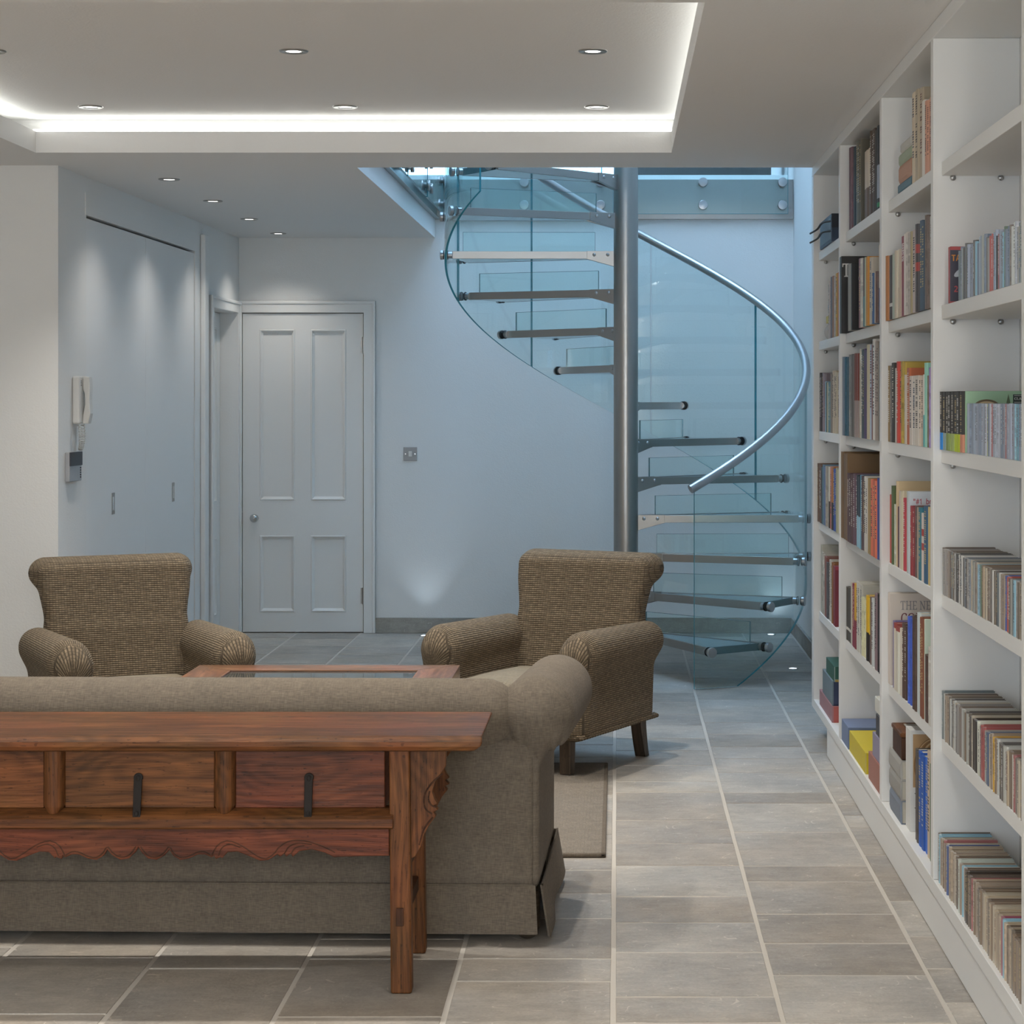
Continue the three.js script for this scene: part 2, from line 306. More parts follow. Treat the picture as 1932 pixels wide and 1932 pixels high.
// hall wall, with the cupboard recess and the side door opening, in its own frame (s = distance along it)
const hall = new THREE.Group(); hall.name = 'wall_hall'; hall.userData.kind = 'structure'; hall.position.set(-2.448, 0, -8.94); hall.rotation.y = dropL; scene.add(hall);
const hs = (x0, x1, y0, y1, s0, s1) => box(x0, x1, y0, y1, -s1, -s0);
const CUP = { s0: 0.455, s1: 2.698, h: 2.322 }, SD = { s0: 3.155, s1: 3.872, h: 2.02 };
mk('wall_face', merge([
  hs(-0.22, 0, 0, CEIL, 0, CUP.s0), hs(-0.22, 0, CUP.h, CEIL, CUP.s0, CUP.s1), hs(-0.22, 0, 0, CEIL, CUP.s1, SD.s0), hs(-0.22, 0, SD.h, CEIL, SD.s0, SD.s1), hs(-0.22, 0, 0, CEIL, SD.s1, 3.968),
  hs(-0.26, -0.22, 0, CEIL, 0, 3.968),
]), M.wall, hall);
mk('fascia_board', hs(0, 0.004, CUP.h, 2.424, CUP.s0 - 0.02, CUP.s1 + 0.11), M.paint, hall);
mk('frame_edge', hs(0, 0.004, 0, CUP.h, CUP.s1, CUP.s1 + 0.11), M.paint, hall);
mk('architrave', rbox(0, 0.03, 0, 2.43, -2.945, -2.845, 0.008), M.paint, hall);
{ // two sliding cupboard doors with flush pulls
  const t = new THREE.Group(); t.name = 'cupboard'; hall.add(t);
  const mid = (CUP.s0 + CUP.s1) / 2, topY = 2.309;
  const w = [[CUP.s0 + 0.003, mid - 0.0015, 0.933], [mid + 0.0015, CUP.s1 - 0.005, 2.18]];
  for (const [a, b, hp] of w) {
    const door = mk('sliding_door', rbox(-0.035, -0.002, 0.006, topY, -b, -a, 0.002, 1), M.satin, hall);
    const pull = mk('flush_pull', merge([rbox(-0.003, 0.0015, 0.918, 1.022, -hp - 0.025, -hp + 0.025, 0.002, 1)]), M.steel, door);
    pull.userData.label = 'satin steel flush pull';
    mk('finger_recess', rbox(-0.001, 0.0035, 0.936, 1.004, -hp - 0.012, -hp + 0.012, 0.002, 1), M.chrome, door);
  }
  hall.remove(t);
}
{ // stairwell lining: plastered edge with a steel channel above it, on the left and along the back
  const left = mk('trim_1', slab(WELL.x0 - 0.0, WELL.x0 + 0.012, 2.621, 2.866, WELL.d0, BACK - 0.012), M.steel); left.userData.kind = 'structure';
  mk('flange', slab(WELL.x0, WELL.x0 + 0.03, 2.615, 2.623, WELL.d0, BACK - 0.01), M.steel, left);
  const back = mk('trim_2', slab(WELL.x0, RIGHT - 0.004, 2.621, 2.866, BACK - 0.012, BACK), M.steel); back.userData.kind = 'structure';
  mk('flange', slab(WELL.x0, RIGHT - 0.004, 2.615, 2.623, BACK - 0.03, BACK), M.steel, back);
}
// stone skirting
struct('baseboard_back', merge([rbox(-1.523, RIGHT, 0, 0.097, -BACK, -BACK + 0.016, 0.003, 1)]), M.skirting);
struct('baseboard_right', merge([rbox(RIGHT - 0.016, RIGHT, 0, 0.097, -BACK + 0.016, -9.0, 0.003, 1)]), M.skirting);
// upper storey that the stairwell opens into: walls, roof with a rooflight, glazed end
struct('wall_upper_back', merge([slab(-4.3, -2.6, UPPER, 5.6, 15.8, 16), slab(0.2, 1.3, UPPER, 5.6, 15.8, 16), slab(-2.6, 0.2, 5.1, 5.6, 15.8, 16)]), M.wall);
struct('roof', merge([slab(-4.5, 1.32, 5.6, 5.8, -2.4, 9.2), slab(-4.5, -1.1, 5.6, 5.8, 9.2, 13.0), slab(RIGHT - 0.05, 1.32, 5.6, 5.8, 9.2, 13.0), slab(-4.5, 1.32, 5.6, 5.8, 13.0, 16)]), M.wall);
struct('wall_upper_front', slab(-4.3, 1.3, UPPER, 5.6, 7.2, 7.4), M.wall);
const rooflight = struct('window_1', slab(-1.1, RIGHT - 0.05, 5.7, 5.712, 9.2, 13.0), M.pane);
mk('glazing_bar', merge([slab(-1.1, RIGHT - 0.05, 5.65, 5.76, 11.08, 11.12)]), M.paint, rooflight);
const endGlass = struct('window_2', slab(-2.6, 0.2, UPPER, 5.1, 15.88, 15.892), M.pane);
mk('mullion', merge([slab(-1.23, -1.17, UPPER, 5.1, 15.86, 15.91)]), M.paint, endGlass);

// panelled door in the back wall
function panelDoor(root, w, h, pw) {        // leaf centred on x = 0, standing on y = 0, face at z = 0
  const st = 0.107, mid = 0.1, cols = [[-w / 2 + st, -mid / 2], [mid / 2, w / 2 - st]], rows = [[0.132, 0.617], [0.838, 1.92]];
  const holes = []; for (const [a, b] of cols) for (const [c, d] of rows) holes.push([[a, c], [b, c], [b, d], [a, d]]);
  mk('leaf', boxUV(extrude([[-w / 2, 0.006], [w / 2, 0.006], [w / 2, h], [-w / 2, h]], 0.036, 0.0015, holes).translate(0, 0, -0.038)), M.paint, root);
  for (const [a, b] of cols) for (const [c, d] of rows) {
    const p = mk('panel', box(a, b, c, d, -0.03, -0.014), M.paint, root), m = 0.024;
    const ring = (o, z) => [[a + o, c + o], [b - o, c + o], [b - o, d - o], [a + o, d - o]].map(([x, y]) => [x, y, z]);
    const P = [], prof = [[0, -0.002], [0.004, 0.0035], [0.009, 0.0035], [0.013, -0.004], [m, -0.0125]];
    for (let i = 0; i + 1 < prof.length; i++) { const A = ring(...prof[i]), B = ring(...prof[i + 1]); for (let k = 0; k < 4; k++) { const n = (k + 1) % 4; P.push(...A[k], ...A[n], ...B[n], ...A[k], ...B[n], ...B[k]); } }
    const g = new THREE.BufferGeometry(); g.setAttribute('position', new THREE.Float32BufferAttribute(P, 3)); g.computeVertexNormals();
    mk('moulding', boxUV(g), M.paint, p);
  }
}
{
  const door = new THREE.Group(); door.name = 'door_1'; door.userData.kind = 'structure'; door.position.set(-1.9824, 0, -BACK + 0.004); scene.add(door);
  panelDoor(door, 0.7616, 2.0195);
  const knob = mk('knob', boxUV(lathe([[0, 0.066], [0.014, 0.064], [0.024, 0.055], [0.027, 0.044], [0.022, 0.032], [0.011, 0.024], [0.009, 0.012], [0.009, 0.006], [0.022, 0.006], [0.022, 0], [0, 0]], 28).rotateX(Math.PI / 2).translate(-0.3015, 0.727, 0)), M.chrome, door);
  knob.userData.label = 'round satin chrome door knob';
  for (const y of [0.235, 1.82]) mk('hinge', merge([boxUV(cyl(0.008, 0.008, 0.104, 14).translate(0.3835, y, 0.003)), box(0.366, 0.383, y - 0.05, y + 0.05, -0.002, 0.0015)]), M.steel, door);
  mk('latch_plate', box(-0.3835, -0.3805, 0.69, 0.76, -0.004, 0.003), M.steel, door);
  const arch = (x0, x1, y1, w, z0, nm, par, mat) => {   // mitred architrave of two sides and a head
    const out = [[x0 - w, 0], [x0, 0], [x0, y1], [x1, y1], [x1, 0], [x1 + w, 0], [x1 + w, y1 + w], [x0 - w, y1 + w]];
    const inn = [[x0 - w, 0], [x0 - w + 0.02, 0], [x0 - w + 0.02, y1 + w - 0.02], [x1 + w - 0.02, y1 + w - 0.02], [x1 + w - 0.02, 0], [x1 + w, 0], [x1 + w, y1 + w], [x0 - w, y1 + w]];
    return merge([boxUV(extrude(out, 0.014, 0.003).translate(0, 0, z0)), boxUV(extrude(inn, 0.02, 0.004).translate(0, 0, z0))]);
  };
  const fr = mk('trim_3', arch(-2.3672, -1.5976, 2.024, 0.075, 0, '', null).translate(0, 0, -BACK), M.paint); fr.userData.kind = 'structure';
  // clip the left architrave against the hall wall: it is narrow there
  const side = new THREE.Group(); side.name = 'door_2'; side.userData.kind = 'structure'; side.position.copy(hall.position); side.rotation.y = dropL; scene.add(side);
  const leaf = new THREE.Group(); leaf.name = 'leaf_group';
  const w = SD.s1 - SD.s0;
  const tmp = new THREE.Group(); panelDoor(tmp, w - 0.006, SD.h - 0.004);
  const mtx = new THREE.Matrix4().makeTranslation(-0.1, 0, -(SD.s0 + SD.s1) / 2).multiply(new THREE.Matrix4().makeRotationY(Math.PI / 2));
  for (const p of [...tmp.children]) { p.applyMatrix4(mtx); side.add(p); }
  const arc2 = arch(-w / 2, w / 2, SD.h, 0.072, 0).applyMatrix4(new THREE.Matrix4().makeTranslation(0, 0, -(SD.s0 + SD.s1) / 2).multiply(new THREE.Matrix4().makeRotationY(Math.PI / 2)));
  mk('architrave', arc2, M.paint, hall);
}
// rectangular light switch and the small things on the hall wall
{
  const s = thing('light_switch', 'square steel light switch on the wall right of the panelled door', 'switch', [-1.3032, 1.132, -BACK]);
  mk('plate', rbox(-0.043, 0.043, -0.043, 0.043, 0, 0.006, 0.0025), std({ color: lin(0.34, 0.34, 0.34), metalness: 0.3, roughness: 0.45 }), s);
  mk('rocker', rbox(-0.011, 0.011, -0.017, 0.017, 0.005, 0.01, 0.002, 1), M.plastic, s);
  for (const k of [-1, 1]) mk('screw', boxUV(cyl(0.004, 0.004, 0.002, 12).rotateX(Math.PI / 2).translate(0.03 * k, 0, 0.006)), M.chrome, s);
}
const onHall = (name, label, cat, s, y) => { const p = V(0, y, -s).applyAxisAngle(V(0, 1, 0), dropL).add(hall.position); return thing(name, label, cat, [p.x, y, p.z], dropL); };
{ // entry phone: base, handset and coiled cord
  const t = onHall('entry_phone', 'white wall entry phone handset with a coiled cord, above the alarm keypad', 'phone', 0.27, 1.47);
  mk('base', rbox(0, 0.036, -0.108, 0.108, -0.045, 0.05, 0.01), M.plastic, t);
  const hand = extrude([[0.036, 0.108], [0.066, 0.104], [0.07, 0.06], [0.067, 0.0], [0.071, -0.06], [0.062, -0.106], [0.036, -0.108], [0.037, -0.07], [0.047, -0.02], [0.045, 0.03], [0.037, 0.05]], 0.042, 0.004).translate(0, 0, -0.04);
  mk('handset', boxUV(hand), M.plastic, t);
  mk('logo_mark', merge([0, 1, 2, 3].map((i) => box(0.036, 0.0368, 0.085 - i * 0.007, 0.088 - i * 0.007, 0.02, 0.034))), M.dark, t);
  const pts = []; for (let i = 0; i <= 260; i++) { const u = i / 260, a = u * Math.PI, cx = 0.026 + 0.004 * Math.sin(a * 3), cz = -0.012 + 0.026 * Math.cos(a) * (1 - 0.2 * u), cy = -0.108 - 0.115 * Math.sin(a) - 0.0, q = u * 2 * Math.PI * 26; pts.push(V(cx + 0.008 * Math.cos(q), cy + 0.003 * Math.sin(q), cz + 0.009 * Math.sin(q))); }
  mk('cord', boxUV(tube(pts, 0.0022, 700, 5)), M.plastic, t);
  const k = onHall('alarm_keypad', 'silver keypad panel with a dark screen under the entry phone', 'keypad', 0.195, 1.172);
  mk('case', rbox(0, 0.022, -0.066, 0.066, -0.105, 0.085, 0.004), std({ color: lin(0.42, 0.42, 0.43), metalness: 0.5, roughness: 0.4 }), k);
  mk('screen', rbox(0.02, 0.0265, 0.004, 0.066, -0.105, 0.085, 0.002, 1), std({ color: lin(0.04, 0.042, 0.05), roughness: 0.5 }), k);
  for (let i = 0; i < 5; i++) mk('button', boxUV(cyl(0.0035, 0.0035, 0.004, 10).rotateZ(Math.PI / 2).translate(0.0235, -0.007 - i * 0.0105, -0.083)), M.dark, k);
}
// ceiling downlights
const lens = std({ color: lin(0.9, 0.9, 0.9), emissive: LAMP, emissiveIntensity: 3.2 });
function downlight(x, y, d, power, label, group, angle = 0.82, pen = 0.75) {
  const t = thing('downlight', label, 'light', [x, y, -d], 0, group);
  mk('trim_ring', boxUV(lathe([[0.026, -0.0005], [0.028, -0.004], [0.046, -0.005], [0.05, -0.002], [0.05, 0.0005]], 36)), M.steel, t);
  mk('bulb', boxUV(cyl(0.0265, 0.0265, 0.002, 28).translate(0, -0.0012, 0)), lens, t);
  const l = new THREE.SpotLight(LAMP, power, 0, angle, pen, 2); l.position.set(0, -0.012, 0); l.castShadow = true; l.shadow.radius = 1.4; l.target.position.set(0, -1, 0); t.add(l, l.target);
}
const cols3 = [[-2.123, 'left'], [-1.096, 'middle'], [-0.08, 'right']];
for (const [x, n] of cols3) for (const [d, m] of [[8.24, 'far'], [6.93, 'middle'], [5.62, 'near']]) downlight(x, 2.655, d, SPOT_POWER, `round recessed downlight in the coffer, ${n} one of the ${m} row`, 'coffer downlights');
[[9.49, 'nearest'], [10.52, 'second'], [11.56, 'third'], [12.55, 'farthest']].forEach(([d, n]) => downlight(-2.08, CEIL, d, HALL_POWER, `small recessed downlight along the hall wall, ${n} of the row`, 'hall downlights', 0.98, 0.9));
for (const [d, n] of [[3.6, 'nearer'], [1.6, 'farther']]) for (const [x, m] of [[-2.6, 'left'], [-1.1, 'middle'], [0.3, 'right']]) downlight(x, CEIL, d, SPOT_POWER * 0.8, `recessed downlight behind the viewer, ${m} one of the ${n} row`, 'downlights over the near end of the room');
// opal globe pendants over the dining end, behind the viewer: the soft light that falls on everything facing the camera
const opal = std({ color: lin(0.85, 0.85, 0.83), roughness: 0.4, emissive: LAMP, emissiveIntensity: 1.6 });
for (const [x, n, k] of [[-2.1, 'left', 0.5], [-0.7, 'middle', 1], [0.45, 'right', 1.75]]) {
  const t = thing('pendant_lamp', `opal globe pendant behind the viewer, ${n} one of three`, 'light', [x, 1.95, 1.1], 0, 'globe pendants over the dining end');
  mk('globe', boxUV(new THREE.SphereGeometry(0.17, 32, 20)), opal, t);
  mk('cap', boxUV(lathe([[0, 0.2], [0.03, 0.2], [0.045, 0.165], [0.045, 0.155]], 20)), M.chrome, t);
  mk('cord', boxUV(cyl(0.004, 0.004, CEIL - 2.15, 8).translate(0, 0.2 + (CEIL - 2.15) / 2, 0)), M.dark, t);
  const l = new THREE.PointLight(LAMP, PENDANT_POWER * k, 0, 2); l.castShadow = true; l.shadow.radius = 8; t.add(l);
}
// floor uplights grazing the walls by the stair
const upLens = std({ color: lin(0.9, 0.9, 0.9), emissive: lin(0.75, 0.88, 1), emissiveIntensity: 3 });
for (const [x, d, n] of [[-1.2, 12.74, 'between the door and the right armchair'], [0.969, 12.8, 'in the corner behind the glass stair'], [0.966, 11.17, 'beside the end of the bookcase']]) {
  const t = thing('floor_uplight', `small round floor uplight ${n}`, 'light', [x, 0, -d], 0, 'floor uplights');
  mk('rim', boxUV(lathe([[0.02, 0.0015], [0.021, 0.0035], [0.03, 0.0035], [0.032, 0.0005]], 28)), M.steel, t);
  mk('bulb', boxUV(cyl(0.0205, 0.0205, 0.002, 24).translate(0, 0.0022, 0)), upLens, t);
  const l = new THREE.SpotLight(lin(0.72, 0.87, 1), FLOOR_POWER, 0, 0.6, 0.8, 2); l.position.set(0, 0.008, 0); l.target.position.set(x > 0 ? 0.25 : 0, 1, x > 0 && d < 12 ? 0 : -0.25); l.castShadow = true; t.add(l, l.target);
}

// ================================================================ SPIRAL STAIR
{
  const CX = 0.052, CD = 11.28, STEP = 22.4 * Math.PI / 180, T0 = -65.3 * Math.PI / 180, RISE = 0.2084, R = 0.993;
  const yAt = (th) => RISE * (1 + (th - T0) / STEP);
  const st = thing('spiral_staircase', 'glass and steel spiral staircase rising round a steel post', 'staircase', [CX, 0, -CD]);
  mk('post', boxUV(lathe([[0.0675, 0.012], [0.0675, 4.0], [0.06, 4.012], [0, 4.012]], 48), true), M.steel, st);
  mk('base_plate', boxUV(lathe([[0, 0.014], [0.13, 0.014], [0.135, 0.01], [0.135, 0]], 40)), M.steel, st);
  // one tread: thick glass wedge carried by two radial bars, brackets, bolts, end discs and a low glass upstand
  const pol = (r, a, y) => [r * Math.cos(a), y, -r * Math.sin(a)];
  const wedge = (() => { const i = 0.13, o = 0.958, s = new THREE.Shape(); const p = (r, a) => new THREE.Vector2(r * Math.cos(a), r * Math.sin(a)); const q = [p(i, 0.02), p(o, 0.012), p(o, STEP - 0.012), p(i, STEP - 0.02)]; s.setFromPoints(q); return boxUV(new THREE.ExtrudeGeometry(s, { depth: 0.034, bevelEnabled: true, bevelThickness: 0.002, bevelSize: 0.002, bevelOffset: -0.002, bevelSegments: 1 }).rotateX(-Math.PI / 2).translate(0, -0.038, 0)); })();
  const edge = (() => { const o = 0.9595, p = (a) => [o * Math.cos(a), -o * Math.sin(a)]; const [a, b] = [p(0.012), p(STEP - 0.012)]; const L = Math.hypot(b[0] - a[0], b[1] - a[1]); return boxUV(new THREE.BoxGeometry(0.003, 0.034, L).rotateY(STEP / 2).translate((a[0] + b[0]) / 2, -0.02, (a[1] + b[1]) / 2)); })();
  const radial = (g, a, shift) => g.clone().translate(0, 0, shift).rotateY(a);
  const bar = rbox(0.06, 0.958, -0.041, 0.001, -0.007, 0.007, 0.002, 1);
  const brack = boxUV(extrude([[0.055, 0.003], [0.215, 0.003], [0.215, -0.043], [0.2, -0.046], [0.055, -0.086]], 0.02, 0.0015).translate(0, 0, -0.01));
  const bolts = merge([0.1, 0.175].map((x) => boxUV(merge([-1, 1].map((k) => lathe([[0, 0.007], [0.006, 0.006], [0.0095, 0.002], [0.0095, 0]], 14).rotateX(k * Math.PI / 2).translate(x, -0.018, k * 0.011))))));
  const stub = boxUV(cyl(0.019, 0.019, 0.03, 20).rotateZ(Math.PI / 2).translate(0.973, -0.02, 0));
  const gasket = boxUV(merge([cyl(0.0245, 0.0245, 0.004, 22).rotateZ(Math.PI / 2).translate(1.006, -0.02, 0), cyl(0.0245, 0.0245, 0.004, 22).rotateZ(Math.PI / 2).translate(0.983, -0.02, 0)]));
  const disc = boxUV(lathe([[0, 0.017], [0.024, 0.017], [0.0265, 0.0145], [0.0265, 0]], 26).rotateZ(-Math.PI / 2).translate(1.008, -0.02, 0));
  const riser = box(0.17, 0.9, 0.002, 0.107, -0.004, 0.004);
  const rimGeo = merge([box(0.17, 0.9, 0.106, 0.108, -0.0043, 0.0043), box(0.169, 0.171, 0.002, 0.107, -0.0043, 0.0043), box(0.899, 0.901, 0.002, 0.107, -0.0043, 0.0043)]);
  const parts = [];
  for (const [a, sh] of [[0, -0.008], [STEP, 0.008]]) {
    parts.push(['bar', radial(bar, a, sh), M.steel], ['bracket', radial(brack, a, sh), M.steel], ['bolts', radial(bolts, a, sh), M.polished],
      ['end_stub', radial(stub, a, sh), M.polished], ['gasket', radial(gasket, a, sh), M.rubber], ['end_disc', radial(disc, a, sh), M.polished]);
  }
  parts.push(['upstand', radial(riser, STEP, 0.02), M.riser], ['upstand_rim', radial(rimGeo, STEP, 0.02), M.faintEdge], ['glass_edge', edge, M.treadEdge]);
  for (let k = 0; k < 13; k++) {
    const t = mk('tread', wedge, M.tread, st); t.position.y = RISE * (k + 1); t.rotation.y = T0 + STEP * k;
    for (const [n, g, m] of parts) mk(n, g, m, t);
  }
  // curved glass balustrade panels
  const cuts = [-70, -1, 40, 81, 124, 163, 220].map((x) => x * Math.PI / 180), low = (a) => Math.max(0.004, yAt(a) - 0.30), high = (a) => yAt(a) + 0.845;
  for (let c = 0; c + 1 < cuts.length; c++) {
    const a0 = cuts[c] + 0.003, a1 = cuts[c + 1] - 0.003, n = 28, P = [], E = [], ri = R - 0.006, ro = R + 0.006;
    const quad = (A, p, q, r, s) => A.push(...p, ...q, ...r, ...p, ...r, ...s);
    for (let i = 0; i < n; i++) {
      const a = a0 + (a1 - a0) * i / n, b = a0 + (a1 - a0) * (i + 1) / n;
      quad(P, pol(ro, a, low(a)), pol(ro, b, low(b)), pol(ro, b, high(b)), pol(ro, a, high(a)));
      quad(P, pol(ri, b, low(b)), pol(ri, a, low(a)), pol(ri, a, high(a)), pol(ri, b, high(b)));
      quad(E, pol(ri, a, low(a)), pol(ri, b, low(b)), pol(ro, b, low(b)), pol(ro, a, low(a)));
      quad(E, pol(ro, a, high(a)), pol(ro, b, high(b)), pol(ri, b, high(b)), pol(ri, a, high(a)));
    }
    quad(E, pol(ri, a0, low(a0)), pol(ro, a0, low(a0)), pol(ro, a0, high(a0)), pol(ri, a0, high(a0)));
    quad(E, pol(ro, a1, low(a1)), pol(ri, a1, low(a1)), pol(ri, a1, high(a1)), pol(ro, a1, high(a1)));
    const g = (A) => { const q = new THREE.BufferGeometry(); q.setAttribute('position', new THREE.Float32BufferAttribute(A, 3)); q.computeVertexNormals(); return boxUV(q); };
    const panel = g(P); { const p = panel.attributes.position, nn = panel.attributes.normal; for (let i = 0; i < p.count; i++) { const x = p.getX(i), z = p.getZ(i), l = Math.hypot(x, z), s = l > R ? 1 : -1; nn.setXYZ(i, s * x / l, 0, s * z / l); } }
    const m = mk('balustrade_glass', panel, M.glass, st); mk('polished_edge', g(E), M.glassEdge, m);
  }
  // tubular handrail
  const rail = []; for (let a = -71; a <= 226; a += 6) rail.push(V(...pol(R, a * Math.PI / 180, high(a * Math.PI / 180) + 0.018)));
  const rc = new THREE.CatmullRomCurve3(rail);
  const railGeo = [new THREE.TubeGeometry(rc, 260, 0.0235, 16)];
  for (const u of [0, 1]) { const p = rc.getPointAt(u), t = rc.getTangentAt(u).multiplyScalar(u ? 1 : -1); const c = new THREE.CircleGeometry(0.0235, 16); c.lookAt(t); c.translate(p.x, p.y, p.z); railGeo.push(c); }
  mk('handrail', boxUV(merge(railGeo)), M.polished, st);
  // landing guard glass on stand-offs, in front of the steel channel
  const offDisc = lathe([[0, 0.03], [0.027, 0.03], [0.0295, 0.027], [0.0295, 0.012], [0.016, 0.011], [0.016, -0.04], [0, -0.04]], 28).rotateX(Math.PI / 2);
  const guard = (label, pos, turn, w, ds, group) => {
    const t = thing('landing_guard', label, 'glass panel', pos, turn, group);
    const gl = mk('glass_sheet', box(-w / 2, w / 2, 0.024, 1.05, -0.006, 0.006), M.glass, t);
    mk('sheet_edge', merge([box(-w / 2, w / 2, 0.0225, 0.0245, -0.0062, 0.0062), box(-w / 2 - 0.001, -w / 2 + 0.001, 0.024, 1.05, -0.0062, 0.0062), box(w / 2 - 0.001, w / 2 + 0.001, 0.024, 1.05, -0.0062, 0.0062)]), M.glassEdge, gl);
    for (const x of ds) for (const y of [0.078, 0.222]) mk('stand_off', boxUV(offDisc.clone().translate(x, y, 0)), M.polished, t);
  };
  const zb = -BACK + 0.052;
  guard('back landing guard glass left of the steel post', [-0.56, 2.621, zb], 0, 1.08, [-0.02, 0.46], 'landing guards');
  guard('back landing guard glass right of the steel post', [0.55, 2.621, zb], 0, 1.06, [-0.005, 0.495], 'landing guards');
  guard('side landing guard glass by the ceiling edge, far sheet', [WELL.x0 + 0.052, 2.621, -12.3], Math.PI / 2, 1.06, [-0.46, 0.46], 'landing guards');
  guard('side landing guard glass by the ceiling edge, middle sheet', [WELL.x0 + 0.052, 2.621, -11.2], Math.PI / 2, 1.06, [-0.46, 0.46], 'landing guards');
  guard('side landing guard glass by the ceiling edge, near sheet', [WELL.x0 + 0.052, 2.621, -10.1], Math.PI / 2, 1.06, [-0.46, 0.46], 'landing guards');
  const sb = thing('sideboard', 'low dark cabinet on the upper floor above the steel channel', 'cabinet', [0.53, UPPER, -13.75]);
  mk('carcass', rbox(-0.42, 0.5, 0.03, 0.5, -0.18, 0.18, 0.006), std({ color: lin(0.03, 0.026, 0.024), roughness: 0.5 }), sb);
  mk('plinth', box(-0.4, 0.48, 0, 0.03, -0.16, 0.16), M.dark, sb);
}

// ================================================================ BOOKCASE
const SHELF = [0.161, 0.548, 0.941, 1.334, 1.726, 2.117], TOPY = 2.455, FRONT = 0.863, INSET = 0.886, BACKX = 1.1;
const BAYS = { A: [8.93, 7.922], B: [7.88, 6.692], C: [6.645, 5.605], D: [5.56, 4.35], E: [4.31, 3.2] };
{
  const bc = thing('bookcase', 'white built-in bookcase filling the whole right wall', 'bookcase', [0, 0, 0]);
  const up = [[9.015, 8.93], [7.922, 7.88], [6.692, 6.645], [5.605, 5.56], [4.35, 4.31], [3.2, 3.155]];
  up.forEach(([a, b], i) => mk('upright', rbox(FRONT, BACKX, i ? SHELF[0] : 0.155, TOPY, -a, -b, 0.0025, 1), M.shelf, bc));
  mk('back_panel', slab(BACKX, RIGHT - 0.001, 0.1, TOPY, 3.155, 9.015), M.shelf, bc);
  mk('top_panel', rbox(FRONT, BACKX, TOPY, CEIL - 0.001, -9.015, -3.155, 0.002, 1), M.shelf, bc);
  mk('bottom_board', rbox(FRONT, BACKX, 0.121, SHELF[0], -9.015, -3.155, 0.002, 1), M.shelf, bc);
  mk('plinth', slab(FRONT + 0.006, BACKX, 0.004, 0.121, 3.155, 8.42), M.shelf, bc);
  const pin = boxUV(merge([cyl(0.0055, 0.0055, 0.02, 12).rotateX(Math.PI / 2), new THREE.SphereGeometry(0.0085, 12, 8).scale(1, 1, 0.8).translate(0, 0, 0.01)]));
  for (const [k, [far, near]] of Object.entries(BAYS)) for (let s = 1; s < 6; s++) {
    const sh = mk('shelf', rbox(INSET, BACKX, SHELF[s] - 0.038, SHELF[s], -far + 0.0005, -near - 0.0005, 0.002, 1), M.shelf, bc);
    for (const x of [0.915, 1.045]) { mk('shelf_pin', pin.clone().translate(x, SHELF[s] - 0.0445, -far + 0.003), M.polished, sh); }
  }
}

// ---------------------------------------------------------------- printed spines: one atlas of narrow strips
const ATLAS = 2048, STRIP = 16, ROWH = 256, PERROW = ATLAS / STRIP;
const atlas = document.createElement('canvas'); atlas.width = atlas.height = ATLAS;
const ax = atlas.getContext('2d'); ax.fillStyle = '#888'; ax.fillRect(0, 0, ATLAS, ATLAS);
const GAIN = 1.45;
const s2l = (c) => (c <= 0.04045 ? c / 12.92 : ((c + 0.055) / 1.055) ** 2.4), l2s = (c) => (c <= 0.0031308 ? 12.92 * c : 1.055 * c ** (1 / 2.4) - 0.055);
function tone(hex, k = 1) {                     // printed colour of a cover
  const n = parseInt(hex, 16);
  return [n >> 16, (n >> 8) & 255, n & 255].map((v) => Math.round(255 * l2s(Math.min(0.82, s2l(v / 255) * GAIN * k))));
}
const css = (c) => `rgb(${c[0]},${c[1]},${c[2]})`;
let stripCount = 0;
function strip(hex, style, k, words) {
  const i = stripCount++, x = (i % PERROW) * STRIP, y = Math.floor(i / PERROW) * ROWH, c = tone(hex, k), lum = (c[0] + c[1] + c[2]) / 3;
  ax.fillStyle = css(c); ax.fillRect(x, y, STRIP, ROWH);
  const ink = lum < 130 ? ['#d8d2c4', '#c9b27a', '#e0e0dc'][Math.floor(rnd() * 3)] : ['#2a2624', '#5a2a28', '#27324a'][Math.floor(rnd() * 3)];
  if (style.startsWith('2:')) { ax.fillStyle = css(tone(style.slice(2), k)); ax.fillRect(x, y + ROWH * 0.56, STRIP, ROWH * 0.44); }
  if (style === 'h') { ax.fillStyle = '#a04a44'; ax.fillRect(x, y, STRIP, 20); }
  if (style === 'r') { ax.fillStyle = '#b8483c'; ax.fillRect(x, y + 60, STRIP, 26); ax.fillRect(x, y + 112, STRIP, 26); }
  if (style === 'b') { ax.fillStyle = '#9fa8b8'; ax.fillRect(x + 2, y + 120, STRIP - 3, 100); ax.fillStyle = '#2c8a5c'; ax.fillRect(x, y + 232, STRIP, 14); }
  if (style === 'l') { ax.fillStyle = '#d9d6ce'; ax.fillRect(x, y + 190, STRIP, 14); }
  if (style === 'w') for (let q = 0; q < 30; q++) { ax.fillStyle = css(tone(hex, k * rr(0.45, 1.7))); ax.globalAlpha = 0.5; ax.fillRect(x + rr(0, 10), y + rr(6, 240), rr(3, 9), rr(4, 26)); ax.globalAlpha = 1; }
  if (style === 't' || style === 'M' || words) {
    ax.save(); ax.beginPath(); ax.rect(x, y, STRIP, ROWH); ax.clip(); ax.fillStyle = ink; ax.textBaseline = 'middle';
    if (words || style === 'M') { ax.translate(x + STRIP / 2, y + 24); ax.rotate(Math.PI / 2); ax.font = 'bold 13px sans-serif'; ax.fillText(words ?? 'MARILYN', 0, 0, 200); }
    else for (let q = 18; q < 190; q += 7) if (rnd() > 0.22) ax.fillRect(x + 5, y + q, 6, rr(2.5, 5));    // worn lettering, too small to read
    ax.restore();
  }
  return [x, y];
}
const spineTex = new THREE.CanvasTexture(atlas); spineTex.colorSpace = THREE.SRGBColorSpace; spineTex.flipY = false;
